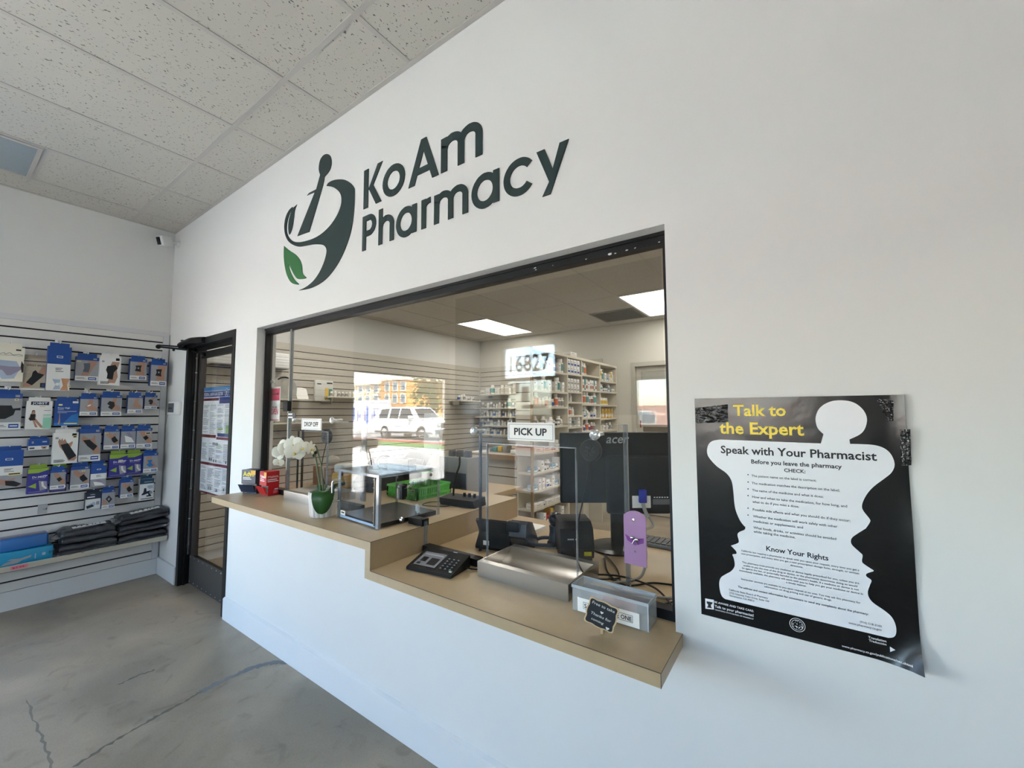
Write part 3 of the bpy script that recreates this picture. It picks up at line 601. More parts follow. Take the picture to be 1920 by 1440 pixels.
m = MB(); m.lathe([(0, 0), (.034, .0004)], (U(.8), y-.0006, V(.062)), WHITEINK, 20, (0, -1, 0)); m.lathe([(0, .0004), (.028, .0008)], (U(.8), y-.0008, V(.062)), NAVY, 20, (0, -1, 0)); m.box((U(.8)-.008, y-.002, V(.062)-.018), (U(.8)+.008, y-.0012, V(.062)+.018), WHITEINK); part('emblem', m, t)
# wall switch plate beside the door
a = px(322.5, 754, 1, 0); b = px(339.5, 777.5, 1, 0)
t = thing('access_control', 'small white and grey access control plate on the wall left of the black door', 'switch', ((a.x+b.x)/2, -.01, b.z))
m = MB(); m.rbox((a.x, -.028, b.z), (b.x, -.001, a.z), WHITE, .004); part('housing', m, t)
m = MB(); m.box((a.x+.012, -.031, b.z+.02), (a.x+(b.x-a.x)*.62, -.028, a.z-.012), mat('reader_grey', '#5d6063', .4)); part('reader_face', m, t)
m = MB(); m.box((a.x+.03, -.033, (a.z+b.z)/2-.003), (a.x+.12, -.031, (a.z+b.z)/2+.005), BLKP); part('slot', m, t)
m = MB(); m.tube(smooth_pts([(a.x, -.004, (a.z+b.z)/2-.02), (a.x-.06, -.004, (a.z+b.z)/2-.03), (.03, -.004, 1.36), (.012, -.006, 1.2), (.01, -.006, .3)], 5), .002, mat('cable_grey', '#a9a9a8', .6), 6); part('cable', m, t)
# security camera in the corner
t = thing('security_camera', 'small white security camera on a ball mount in the upper room corner', 'camera', (.17, -.06, 2.98))
m = MB(); m.lathe([(.03, 0), (.028, .012), (.012, .02), (.010, .05)], (.115, -.001, 3.035), WHITE, 16, (0, -1, 0)).ball((.115, -.055, 3.035), .018, WHITE); part('mount', m, t)
M = Matrix.Translation((.115, -.10, 3.03)) @ Matrix.Rotation(math.radians(28), 4, 'Z') @ Matrix.Rotation(math.radians(18), 4, 'X')
m = MB(); m.M = M; m.rbox((-.035, -.06, -.045), (.035, .04, .045), WHITE, .008); part('body', m, t)
m = MB(); m.M = M; m.rbox((-.028, -.064, -.034), (.01, -.058, .034), BLKS, .004); part('lens_window', m, t)
# ================================================================ customer-side slatwall, its stock and shelf
sw = thing('slatwall_panel', 'light grey slatwall display panel with dark slots on the left wall of the customer room', 'display wall', (.01, -.86, .143))
SY0, SY1 = -1.72, -.013; SZ0, SZ1 = .143, 2.2
m = MB()
zt = 2.158; zs_ = [2.1012-.0756*k for k in range(26)]
zs_ = [z for z in zs_ if z > .2]
edges = [zt]+[q for z in zs_ for q in (z+.006, z-.006)]+[.1435]
for i in range(0, len(edges)-1, 2): m.box((.004, SY0+.04, edges[i+1]), (.02, SY1-.043, edges[i]), SLAT)
part('board', m, sw)
m = MB(); m.box((.001, SY0+.03, .16), (.009, SY1-.03, zt+.002), SLOT); part('slot_backing', m, sw)
m = MB(); m.box((.001, SY0, zt+.0015), (.024, SY1, SZ1), SLATF).box((.001, SY1-.042, SZ0), (.024, SY1, zt), SLATF).box((.001, SY0, SZ0), (.024, SY0+.039, zt), SLATF); part('trim', m, sw)
m = MB(); m.box((.0, SY1+.0005, SZ0+.003), (.012, -.001, SZ1-.02), mat('grey_filler_strip', '#a9a9ab', .6)); part('filler_strip', m, sw)
TAN = mat('carton_tan', '#b3a793', .5); PURP = mat('carton_purple', '#33308a', .4); LIME = mat('carton_lime', '#93b23c', .45); LAV = mat('printed_lavender', '#8f879c', .5)
CREAMC = mat('carton_cream', '#e6e0cf', .5); MINT = mat('carton_mint', '#93cdb4', .5); MIDB = mat('carton_mid_blue', '#2a72b8', .4); DKN = mat('carton_dark_navy', '#1d2438', .4); PALEB = mat('printed_pale_blue', '#a9b7cb', .5); HAIR = mat('printed_hair', '#6d4630', .6); YTAG = mat('price_tag_yellow', '#e8dc9a', .6)
ART = {
 'knee': [(SKIN, [(.55, 1), (.95, 1), (.82, .6), (.88, .3), (.75, 0), (.36, 0), (.42, .3), (.34, .55)]), (BRACE, [(.3, .78), (.72, .86), (.86, .7), (.66, .5), (.62, .16), (.3, .2), (.33, .42), (.24, .6)])],
 'kneecap': [(SKIN, [(.4, 1), (.98, 1), (.85, .55), (.9, 0), (.3, 0), (.42, .5)]), (BRACE, [(.28, .74), (.68, .78), (.62, .5), (.66, .28), (.25, .32), (.33, .55)]), (CGREY, [(.42, .6), (.52, .6), (.52, .5), (.42, .5)])],
 'kneeblue': [(SKIN, [(.5, 1), (.98, 1), (.75, .5), (.55, 0), (.2, 0), (.4, .5)]), (mat('printed_slate', '#56606f', .5), [(.3, .82), (.6, .86), (.62, .6), (.56, .22), (.28, .26), (.34, .5)])],
 'ankle': [(SKIN, [(.45, 1), (.72, 1), (.68, .55), (1, .22), (.97, .08), (.5, .16), (.3, .35), (.42, .6)])],
 'anklepad': [(SKIN, [(.45, 1), (.72, 1), (.68, .55), (1, .22), (.97, .05), (.5, .1), (.25, .35), (.42, .6)]), (CWHITE, [(.38, .5), (.6, .6), (.6, .5), (.4, .38)])],
 'ankleblack': [(SKIN, [(.55, 1), (.75, 1), (.68, .55), (1, .22), (.9, .05), (.5, .1), (.4, .35)]), (BRACE, [(.36, .78), (.62, .7), (.66, .4), (.5, .12), (.3, .3), (.38, .44), (.24, .56)])],
 'wrist': [(SKIN, [(.12, .84), (.18, .97), (.24, .88), (.3, .99), (.34, .86), (.42, .95), (.56, .72), (.76, .84), (.78, .76), (.68, .55), (1, .12), (.9, 0), (.62, 0), (.4, .4), (.2, .62)]), (BRACE, [(.24, .7), (.56, .76), (.66, .62), (.98, .2), (.66, .04), (.42, .36)])],
 'thumb': [(SKIN, [(.05, .8), (.12, .92), (.45, .74), (.62, .78), (.66, .95), (.74, .9), (.74, .6), (1, .2), (.95, 0), (.7, 0), (.45, .35), (.1, .62)]), (BRACE, [(.12, .7), (.45, .72), (.58, .6), (.86, .38), (.68, .16), (.36, .4)])],
 'hand': [(SKIN, [(.08, .98), (.3, 1), (.5, .78), (.78, .9), (.74, .6), (1, .1), (.8, .0), (.4, .45), (.1, .75)]), (BRACE, [(.45, .5), (.68, .68), (.8, .5), (.95, .3), (.66, .12), (.5, .3)])],
 'wristband': [(SKIN, [(.1, 1), (.45, 1), (1, .35), (1, .0), (.75, .0), (.3, .6)]), (BRACE, [(.38, .5), (.62, .65), (.8, .42), (.56, .24)])],
 'wristh': [(SKIN, [(0, .85), (.5, .62), (.75, .78), (.78, .7), (.62, .5), (1, .18), (.85, .02), (.4, .2), (0, .5)]), (BRACE, [(.42, .58), (.72, .52), (1, .22), (.82, .02), (.45, .2)])],
 'coldpack': [(SKIN, [(.1, 1), (.6, 1), (.5, .75), (.95, .1), (.6, 0), (.2, .3)]), (MIDB, [(.2, .68), (.62, .7), (.5, .44), (.74, .2), (.4, .08), (.16, .3), (.35, .45)])],
 'brief': [(PALEB, [(.1, .98), (.75, .95), (.9, .6), (.7, .05), (.3, .0), (.05, .35), (.0, .7)]), (LAV, [(0, .72), (.5, .66), (1, .68), (.9, .5), (.6, .22), (.45, .2), (.3, .45), (0, .56)]), (BRACE, [(.92, .98), (1, .8), (1, .4), (.95, .35), (.9, .7)])],
 'belt': [(CGREY, [(0, .9), (1, 1), (1, 0), (0, 0)]), (BRACE, [(-.05, .72), (.62, .72), (.68, .58), (.98, .62), (.98, .5), (.78, .5), (.72, .3), (.4, .12), (-.05, .12)])],
 'splint': [(SKIN, [(.75, .95), (.95, .98), (.9, .6), (.3, .05), (.05, .05), (.1, .2), (.5, .5)]), (BRACE, [(.4, .72), (.5, .8), (.6, .68), (.85, .62), (.75, .48), (.4, .12), (.16, .24), (.36, .52)]), (BRACE, [(.72, .24), (.96, .24), (.96, .04), (.72, .04)]), (mat('printed_indigo', '#3c4a78', .5), [(.77, .2), (.9, .2), (.9, .07), (.77, .07)])],
 'woman': [(SKIN, [(.3, .98), (.44, .98), (.46, .82), (.52, .7), (.5, .55), (.9, .12), (.98, .02), (.8, .03), (.45, .4), (.66, .05), (.5, .06), (.35, .42), (.1, .5), (.2, .72)]), (BRACE, [(.2, .78), (.48, .78), (.46, .56), (.5, .46), (.2, .42), (.12, .54), (.2, .6)]), (HAIR, [(.26, .9), (.3, 1), (.42, 1), (.46, .9), (.43, .84), (.42, .94), (.31, .93), (.3, .84)])],
 'legs': [(SKIN, [(.3, 1), (.42, .96), (.44, .6), (.5, .25), (.4, 0), (.16, .04), (.3, .4)])],
 'sleeve': [(LAV, [(.3, .9), (.55, .98), (.8, .6), (.6, .5)]), (CWHITE, [(.2, .7), (.7, .5), (.95, .1), (.3, .15)])],
 'drm': [(CGREY, [(.2, 1), (.9, .9), (1, .1), (.35, .0)]), (CWHITE, [(.42, .85), (.6, .92), (.68, .5), (.95, .22), (.85, .1), (.5, .42)])],
 'elbow': [(SKIN, [(.2, 1), (.8, .95), (.9, .6), (.7, .3), (.95, 0), (.4, 0), (.3, .5)]), (BRACE, [(.4, .62), (.7, .7), (.75, .45), (.55, .3)])],
 'patch': [(SKIN, [(0, .5), (.3, .35), (.4, 0), (0, 0)]), (BRACE, [(.25, .5), (.5, .78), (.8, .42), (.55, .12)]), (CGREY, [(.4, .48), (.55, .6), (.62, .42), (.5, .3)])],
 'foot': [(PALEB, [(.05, .4), (.6, .75), (.7, .4), (.3, .05), (.05, .1)]), (DKN, [(.02, .3), (.45, .45), (.6, .2), (.1, .0)]), (CGREY, [(.72, .75), (.95, .75), (.95, .35), (.72, .35)])],
 'seatset': [(DKN, [(.1, .3), (.25, .45), (.3, .75), (.45, .75), (.5, .5), (.8, .55), (.82, .2), (.66, .2), (.62, .35), (.2, .25)]), (PALEB, [(.5, .85), (.65, .95), (.95, .92), (.98, .72), (.7, .66)]), (CGREY, [(.72, .5), (.95, .5), (.95, .3), (.72, .3)])],
 'gel': [(mat('printed_skin_light', '#c9966f', .5), [(.62, 1), (1, 1), (.9, .5), (.95, 0), (.6, 0), (.72, .4)]), (PALEB, [(.25, .92), (.6, .9), (.55, .55), (.62, .08), (.3, .05), (.4, .45)]), (CWHITE, [(.4, .6), (.52, .64), (.58, .5), (.5, .36), (.4, .4)])],
}
def carton(a, b, xf, dep, style, art, label, extra=None, brand=None, hookz=None, cat='carton'):
    """a box hanging on a peg hook: a, b = two opposite front corners, xf = front, dep = depth"""
    p = px(*a, 0, xf); q = px(*b, 0, xf); y0, y1, z0, z1 = p.y, q.y, q.z, p.z
    t = thing('boxed_brace', label, cat, (xf-dep/2, (y0+y1)/2, z0), 0, 'boxed braces hanging on the slatwall'); W = y1-y0; H = z1-z0
    U = lambda u: y0+u*W; V = lambda v: z0+v*H
    st = {'blue': ((0, .2, CWHITE), (.2, .86, CGREY), (.86, 1, BLUE)), 'tall': ((0, .29, CWHITE), (.29, .6, CWHITE), (.6, 1, BLUE)), 'white': ((0, 1, CWHITE),), 'cream': ((0, 1, CREAMC),), 'tan': ((0, .05, CWHITE), (.05, 1, TAN)), 'half': ((0, .34, CGREY), (.34, .58, CWHITE), (.58, 1, BLUE)),
      'drm': ((0, .82, PURP), (.82, 1, LIME)), 'jobst': ((0, 1, CWHITE),), 'midblue': ((0, .12, MIDB), (.12, 1, BLUE)), 'flat': ((0, .38, CWHITE), (.38, 1, BLUE)), 'dark': ((0, .6, CWHITE), (.6, 1, DKN)), 'navytop': ((0, .76, CWHITE), (.76, 1, mat('carton_teal', '#21455f', .4)))}[style]
    side = {'blue': BLUE, 'tall': BLUE, 'half': BLUE, 'drm': PURP, 'midblue': BLUE, 'flat': BLUE, 'dark': DKN}.get(style, CWHITE if style != 'tan' else TAN)
    m = MB()
    m.box((xf-dep, y0, z0), (xf-.0004, y1, z1), side)
    for v0, v1, k in st: m.add([(xf, y0, V(v0)), (xf, y1, V(v0)), (xf, y1, V(v1)), (xf, y0, V(v1))], [(0, 1, 2, 3)], k)
    part('carton', m, t)
    hz = z1+min(.03, .1*H+.012); hy = (y0+y1)/2
    m = MB(); m.box((xf-dep*.5, U(.08), z1), (xf-dep*.5+.0015, U(.92), hz), st[-1][2]); part('hang_tab', m, t)
    if art:
        A = {'white': (.08, .08, .98, .84), 'cream': (0, .06, 1, .62), 'tan': (.04, .06, .98, .78), 'tall': (.0, .01, 1, .28), 'half': (0, .01, 1, .33), 'jobst': (.04, .03, .72, .68), 'drm': (.42, .1, .98, .5), 'midblue': (.1, .04, .4, .5), 'flat': (.5, .06, .96, .32), 'dark': (.04, .04, .96, .56), 'navytop': (.04, .06, .96, .72)}.get(style, (.06, .22, .97, .84))
        m = MB()
        for i, (k, P) in enumerate(ART[art]): m.poly([(xf+.0004+.0003*i, U(A[0]+u*(A[2]-A[0])), V(A[1]+max(0, v)*(A[3]-A[1]))) for u, v in P][::-1], k)
        part('printed_picture', m, t)
    m = MB(); f = xf+.0006
    def bar(u0, u1, v0, v1, k, d=0): m.add([(f+d, U(u0), V(v0)), (f+d, U(u1), V(v0)), (f+d, U(u1), V(v1)), (f+d, U(u0), V(v1))], [(0, 1, 2, 3)], k)
    def txt(s, u, v, wu, k, hh=None): m.text(s, (f+.0006, U(u), V(v)), Y, Z, k, w=wu*W, h=hh, bold=.015)
    if style == 'blue':
        bar(.56, .92, .045, .155, BLUE); bar(.6, .88, .085, .115, WHITEINK, .0003); bar(.06, .4, .11, .125, PSOFT); bar(.06, .48, .075, .086, PSOFT); bar(.74, .9, .9, .96, CGREY)
    if style in ('tall', 'half'): bar(.38, .64, .74, .79, WHITEINK); bar(.41, .61, .75, .78, BLUE, .0003); bar(.36, .66, .5, .512, PSOFT); bar(.36, .6, .47, .482, PSOFT); bar(.36, .7, .43, .442, PSOFT)
    if style == 'white': bar(.74, .92, .88, .97, INK); bar(.08, .2, .8, .86, CGREY); bar(.06, .44, .12, .135, PSOFT); bar(.06, .5, .085, .105, INK); bar(.06, .46, .05, .07, INK)
    if style == 'drm':
        txt('Dr.MED', .22, .62, .66, WHITEINK); m.poly([(f, U(.04), V(.3)), (f, U(.42), V(.2)), (f, U(.42), V(.42))], LIME); bar(.08, .9, .06, .08, LAV); bar(.2, .85, .56, .572, LAV); m.poly([(f, U(.5), V(.82)), (f, U(1), V(.82)), (f, U(1), V(.93))], PURP); bar(.74, .94, .68, .71, WHITEINK)
    if style == 'jobst': bar(.17, .86, .86, .985, mat('carton_ink_navy', '#252a4d', .4)); txt('JOBST', .22, .89, .58, WHITEINK, .75*.1*H); bar(.66, .98, .02, .42, MINT); bar(.66, .95, .46, .48, MINT); bar(.66, .96, .5, .53, MINT); bar(.5, .72, .8, .815, mat('print_orange', '#d08a3a', .5)); bar(.68, .94, .66, .68, CGREY)
    if style == 'midblue': bar(.14, .3, .8, .86, YTAG); txt('Knee High', .12, .68, .5, WHITEINK); bar(.12, .36, .63, .64, WHITEINK); bar(.12, .9, .56, .575, WHITEINK); bar(.12, .5, .51, .52, WHITEINK); m.poly([(f, U(.4), V(.12)), (f, U(1), V(.12)), (f, U(1), V(.5)), (f, U(.7), V(.42))], MIDB); bar(.4, .96, .06, .1, YTAG); bar(.72, .96, .9, .98, CWHITE)
    if style == 'tan': bar(.02, .98, .9, .93, mat('carton_ink_navy', '#252a4d', .4)); txt('WRIST SPLINT', .16, .76, .78, PSOFT); bar(.1, .36, .6, .615, CGREY); bar(.1, .34, .5, .515, CGREY); bar(.1, .3, .42, .43, CGREY); bar(.05, .3, .955, .99, CGREY)
    if style == 'cream':
        sc_ = MB(); sc_.tube(smooth_pts([(f, U(.06), V(.78)), (f, U(.14), V(.83)), (f, U(.1), V(.76)), (f, U(.3), V(.82)), (f, U(.36), V(.78)), (f, U(.5), V(.83)), (f, U(.62), V(.77)), (f, U(.8), V(.8)), (f, U(.95), V(.77))], 4),   .0011, PSOFT, 4); part('printed_script', sc_, t); bar(.7, .88, .9, .94, INK); bar(.1, .95, .75, .756, PSOFT)
    if style == 'flat': bar(.06, .3, .12, .24, PSOFT); bar(.15, .25, .6, .8, CGREY); bar(.66, .88, .68, .8, PALEB)
    if style == 'dark': bar(.1, .6, .7, .76, WHITEINK); bar(.3, .6, .85, .9, CGREY)
    if style == 'navytop': bar(.5, .85, .14, .2, INK); bar(.1, .95, .04, .07, DKN); bar(.3, .9, .83, .87, CGREY)
    if extra: bar(*extra, YTAG, .0004); bar(extra[0]+.03, extra[1]-.03, extra[2]+.02, extra[3]-.02, INK, .0007)
    part('printed_text', m, t)
    hk = MB(); hzz = hz-.008
    slot = min(zs_, key=lambda z: abs(z-(hzz+.012)))
    hk.box((.018, hy-.016, slot-.022), (.0215, hy+.016, slot+.006), CHROME); r = thing('peg_hook', 'clear and steel peg hook carrying the '+hooklabel(label), 'hook', (.02, hy, slot-.022), 0, 'peg hooks on the slatwall')
    part('back_plate', hk, r)
    hk = MB(); hk.tube([(.0205, hy, slot-.004), (.03, hy, hzz+.006), (xf-.01, hy, hzz+.006), (xf+.012, hy, hzz+.008), (xf+.022, hy, hzz+.02)], .0028, WHITE, 6); part('peg', hk, r)
def hooklabel(l): return ' '.join(l.split()[:9])
P = [
 ((-9, 648), (42, 716), .14, .05, 'cream', 'brief', 'cream carton printed with a lavender support brief, top row at the photo edge', None),
 ((42, 671), (88.5, 732), .12, .05, 'tan', 'splint', 'beige wrist splint carton, second in the top row', None),
 ((91, 648), (129.5, 733), .15, .05, 'tall', 'gel', 'tall blue and white carton with a gel knee brace picture', (.95, 1.06, .08, .13)),
 ((143, 668), (183.5, 715), .11, .04, 'blue', 'kneeblue', 'blue and grey carton printed with a slate knee support', (.06, .22, .78, .83)),
 ((188.5, 668), (224.5, 723), .14, .05, 'white', 'knee', 'white carton printed with a bent black knee sleeve', None),
 ((245, 672), (274, 713), .13, .05, 'blue', 'kneecap', 'blue carton with an open patella strap picture, second from the right in the top row', None),
 ((284, 677.5), (311.5, 724), .14, .06, 'blue', 'kneecap', 'blue carton at the right end of the top row overlapping the panel trim', None),
 ((-10, 737), (38, 805), .13, .06, 'blue', 'belt', 'large blue and grey carton printed with a black back belt', (.72, .86, .8, .86)),
 ((50, 752), (95.5, 804), .13, .04, 'jobst', 'woman', 'white and mint stocking carton with a seated woman printed on it', None),
 ((104, 751), (146, 797.5), .13, .05, 'midblue', 'legs', 'bright blue knee high stocking carton in the second row', None),
 ((151, 743), (182.5, 779), .13, .06, 'blue', 'anklepad', 'blue carton with a white ankle pad picture in the second row', None),
 ((191, 740), (227, 779.5), .14, .06, 'blue', 'ankleblack', 'blue carton with a large black ankle brace picture', None),
 ((240.5, 741), (266.5, 774.5), .13, .05, 'blue', 'ankle', 'blue carton with a bare ankle picture, second row', None),
 ((272, 741), (294, 766.5), .12, .05, 'blue', 'ankleblack', 'small blue carton with a black ankle brace, right end of the second row', None),
 ((54, 824), (91.5, 842.5), .11, .07, 'flat', 'elbow', 'small low blue and white carton hanging alone in the third row', None),
 ((101, 812), (144, 867.5), .14, .05, 'white', 'wrist', 'white carton printed with a black wrist brace on an open hand', (.76, .94, .82, .9)),
 ((150, 804.5), (187, 863.5), .13, .05, 'blue', 'thumb', 'tall grey and blue carton printed with a black thumb brace', None),
 ((196, 804.5), (223, 841.5), .13, .05, 'blue', 'hand', 'blue carton with a hand and black wrap, left of three alike in the third row', (.06, .24, .78, .84)),
 ((227.5, 804), (253.5, 839.5), .13, .05, 'blue', 'sleeve', 'blue carton with a lavender wrist sleeve picture in the third row', None),
 ((257, 803), (284, 838.5), .14, .05, 'blue', 'wristband', 'blue carton with a black wrist band picture, right end of the third row', (.56, .9, .68, .78)),
 ((-10, 846), (40, 912.5), .14, .05, 'half', 'wristh', 'large blue and white carton with a horizontal wrist brace, fourth row left', (.5, .95, .33, .4)),
 ((53, 880), (89, 923), .13, .05, 'drm', 'drm', 'purple and lime carton, lone one at the left of the fourth row', None),
 ((97, 875), (124, 920), .09, .03, 'drm', 'drm', 'purple and lime carton half hidden behind a small blue carton', None),
 ((95.5, 882), (121.5, 915.5), .15, .045, 'blue', 'wristband', 'small blue carton hanging in front of a purple carton', None),
 ((133.5, 876), (166.5, 914.5), .13, .05, 'blue', 'hand', 'blue carton with a tan hand in black wrap, fourth row middle', (.58, .74, .76, .82)),
 ((171, 871), (198, 911), .13, .05, 'half', 'sleeve', 'blue over white and grey carton in the fourth row middle', (.78, .96, .93, .99)),
 ((206, 853), (237, 892), .13, .05, 'drm', 'drm', 'purple and lime carton, left one of the touching pair', (.5, .74, .7, .75)),
 ((238, 851), (264.5, 888), .12, .05, 'drm', 'drm', 'purple and lime carton, right one of the touching pair', None),
 ((270, 850.5), (295, 884), .14, .05, 'blue', 'coldpack', 'blue and white carton with a bright blue cold wrap picture', None),
 ((161, 925), (188, 952), .12, .05, 'dark', 'foot', 'navy and white carton with a slipper picture in the bottom row', None),
 ((192, 920), (214.5, 951.5), .13, .04, 'blue', 'patch', 'grey and blue carton with a diamond patch picture in the bottom row', None),
 ((227, 901), (249, 931.5), .15, .06, 'blue', 'hand', 'small blue carton with an elbow wrap picture in the bottom row', None),
 ((263, 899), (287, 935), .13, .05, 'navytop', 'seatset', 'white pouch pack with a dark navy top, right end of the bottom row', None)]
for a, b, xf, dep, st, art, lab, ex in P: carton(a, b, xf, dep, st, art, lab, ex)
# empty hook
a = px(82, 955, 0, .03); t = thing('peg_hook', 'empty peg hook with wide plate low on the left of the slatwall', 'hook', (.03, a.y, a.z-.03), 0, 'peg hooks on the slatwall')
m = MB(); m.box((.0205, a.y-.03, a.z-.035), (.024, a.y+.02, a.z+.035), mat('clear_grey_plastic', '#b2b2b0', .3)); part('back_plate', m, t)
m = MB(); m.tube([(.024, a.y, a.z), (.05, a.y+.004, a.z), (.085, a.y+.006, a.z+.004), (.092, a.y+.006, a.z+.018)], .004, CHROME, 8); part('peg', m, t)
# shelf with lip on the slatwall
sh = thing('wall_shelf', 'long white lipped shelf low on the slatwall holding gloves and bagged garments', 'shelf', (.12, -.86, .34))
m = MB(); m.box((.021, -1.7, .352), (.24, -.016, .362), WHITE).box((.021, -1.7, .345), (.031, -.016, .3515), WHITE); part('board', m, sh)
m = MB(); m.prism([(.24, -1.7, .338), (.245, -1.7, .338), (.26, -1.7, .378), (.255, -1.7, .38)], (0, 1.684, 0), CREAM); part('lip', m, sh)
a = px(20, 1061, 0, .256); b = px(52, 1055, 0, .256); m = MB(); PINKT = mat('tag_pink', '#e98a9c', .5)
m.poly([(.2585, a.y, .350), (.2585, b.y, .350), (.2625, b.y, .374), (.2625, a.y, .374)][::1], PINKT); tg = part('price_tag', m, sh, label='pink price tag')
m = MB(); m.text('$7.99', (.2618, a.y+.008, .356), Y, Z, mat('tag_red', '#b23344', .5), w=(b.y-a.y)*.7, h=.011); part('lettering', m, tg)
zsh = .3622
def gbox(name, a, b, xf, dep, z0, z1, mt, label):
    t = thing(name, label, 'box', (xf-dep/2, (a+b)/2, z0)); m = MB(); m.rbox((xf-dep, a, z0), (xf, b, z1), mt, .004); part('carton', m, t); return t
CYAN = mat('glove_box_cyan', '#1f8fb8', .35); DBL = mat('glove_box_blue', '#1a63a8', .3, coat=.5)
ya = px(-60, 1085, 0, .22).y; yb_ = px(102, 1030, 0, .22).y
t = gbox('glove_box', -1.05, -.69, .225, .12, zsh, zsh+.104, CYAN, 'cyan glove box lying at the left of the wall shelf')
m = MB(); f = .2256; gy = -.94; m.poly([(f, gy, zsh+.018), (f, gy+.08, zsh+.02), (f, gy+.1, zsh+.035), (f, gy+.14, zsh+.045), (f, gy+.145, zsh+.062), (f, gy+.09, zsh+.05), (f, gy+.05, zsh+.056), (f, gy+.03, zsh+.048), (f, gy+.06, zsh+.044), (f, gy+.02, zsh+.035)], CGREY); part('printed_glove', m, t)
m = MB(); m.box((f-.0003, -.745, zsh+.045), (f+.0003, -.728, zsh+.062), PALEB).box((f-.0003, -.78, zsh+.03), (f+.0003, -.775, zsh+.066), PALEB).box((f-.0003, -1.02, zsh+.03), (f+.0003, -1.0, zsh+.06), PALEB); part('printed_text', m, t)
t = thing('glove_pack', 'dark blue shrink wrapped pack resting on the cyan glove box', 'pack', (.15, -.86, zsh+.1045)); M_ = MB()
M_.rbox((.07, -.95, zsh+.1045), (.205, -.715, zsh+.195), DBL, .012, 3); part('pack', M_, t)
m = MB(); m.box((.085, -.94, zsh+.1952), (.19, -.73, zsh+.1962), mat('pack_film_violet', '#5f5f92', .2, coat=.6)); part('wrap_film', m, t)
# bagged dark garments (side pleats come from the crinkled mesh and bump)
BAG = mat('clear_poly_bag_over_charcoal', '#2f3036', .35, spec=.6, coat=.6, bump=1.0, bscale=45); BAGE = glassy('loose_poly_bag', (.82, .83, .85), .16, .12, '#b4b6ba', .25)
def garment(y0, y1, z, h, seed, label, x0=.03, x1=.245, tilt=0, tagged=False):
    rd = random.Random(seed); t = thing('bagged_garment', label, 'garment', ((x0+x1)/2, (y0+y1)/2, z), 0, 'dark folded garments in clear plastic bags')
    n, k = 40, 16; m = MB(); o = (n+1)*(k+1)
    for lay in (0, 1):                       # the garment is folded once: two soft layers
        vs = []; F = []; hl = h*.52; zl_ = z+lay*h*.47; ph = seed*1.7+lay*2.3
        def hh(u, v, top):
            e = min(1, min(u, 1-u)*14)**.4*min(1, min(v, 1-v)*10)**.35
            w_ = .17*math.sin(u*8+ph+v*4)+.12*math.sin(v*17+u*5+ph*2)+.07*math.sin(u*33-v*13+ph)+rd.uniform(-.05, .05)
            return hl*(.58+.44*e)+hl*w_*.5*(.4+.6*e) if top else hl*.1*(1-e)
        for top in (1, 0):
            for j in range(k+1):
                for i in range(n+1):
                    u, v = i/n, j/k; bl = .007*math.sin(u*11+ph)*v
                    vs.append((x0+(x1-x0)*v+bl, y0+(y1-y0)*u+.006*math.sin(v*11+ph), zl_+hh(u, v, top)+tilt*u))
        for j in range(k):
            for i in range(n):
                a = j*(n+1)+i; F.append([a, a+n+1, a+n+2, a+1]); F.append([o+a, o+a+1, o+a+n+2, o+a+n+1])
        for j in range(k):
            a = j*(n+1); F.append([a, o+a, o+a+n+1, a+n+1]); a = j*(n+1)+n; F.append([a, a+n+1, o+a+n+1, o+a])
        for i in range(n):
            a = i; F.append([a, a+1, o+a+1, o+a]); a = k*(n+1)+i; F.append([a, o+a, o+a+1, a+1])
        m.add(vs, F, BAG, True)
    part('folded_garment', m, t)
    e = MB(); nn = 10; L = []
    for i in range(nn+1):
        u = i/nn; L.append((x1-.004+.012*math.sin(i*1.7+seed), y0-.006+(y1-y0+.01)*u, z+h*.35+tilt*u)); L.append((x1+.012+.012*rd.random(), y0-.01+(y1-y0+.02)*u, z+h*.1+h*.6*rd.random()+tilt*u))
    e.add(L, [[2*i, 2*i+1, 2*i+3, 2*i+2] for i in range(nn)], BAGE, True)
    L = []
    for i in range(7):
        v = i/6; L.append((x0+.02+(x1-x0-.02)*v, y0+.004, z+h*.6)); L.append((x0+.03+(x1-x0-.03)*v, y0-.03-.02*rd.random(), z+h*(.2+.7*rd.random())))
    e.add(L, [[2*i, 2*i+1, 2*i+3, 2*i+2] for i in range(6)], BAGE, True)
    part('loose_bag_edge', e, t)
    if tagged:
        g = MB(); zt = z+h*1.12+.002; g.poly([(.17, y0+(y1-y0)*.2, zt+tilt*.2), (.225, y0+(y1-y0)*.2, zt-.004+tilt*.2), (.225, y0+(y1-y0)*.82, zt+.002+tilt*.8), (.17, y0+(y1-y0)*.82, zt+.006+tilt*.8)], PAPER); lb = part('size_label', g, t)
        g = MB()
        for u, ww in ((.27, .012), (.36, .012), (.45, .03), (.56, .012), (.62, .012), (.7, .012)): yy = y0+(y1-y0)*u; g.box((.19, yy, zt+.001+tilt*u), (.2, yy+ww*.4, zt+.006+tilt*u), INK)
        part('printed_text', g, lb)
garment(-.665, -.345, zsh, .085, 1, 'bagged dark garment, lower of the left pile on the wall shelf')
garment(-.655, -.35, zsh+.092, .098, 2, 'bagged dark garment, top of the left pile on the wall shelf', tagged=True)
garment(-.325, -.02, zsh, .075, 3, 'bagged dark garment, lowest of the right pile by the room corner')
garment(-.33, -.014, zsh+.082, .07, 4, 'bagged dark garment, middle of the right pile by the room corner', tilt=.01)
garment(-.32, -.012, zsh+.162, .07, 5, 'bagged dark garment with paper label, top of the right pile', tilt=.025, tagged=True)
# ================================================================ things on the counters
e0 = .0006
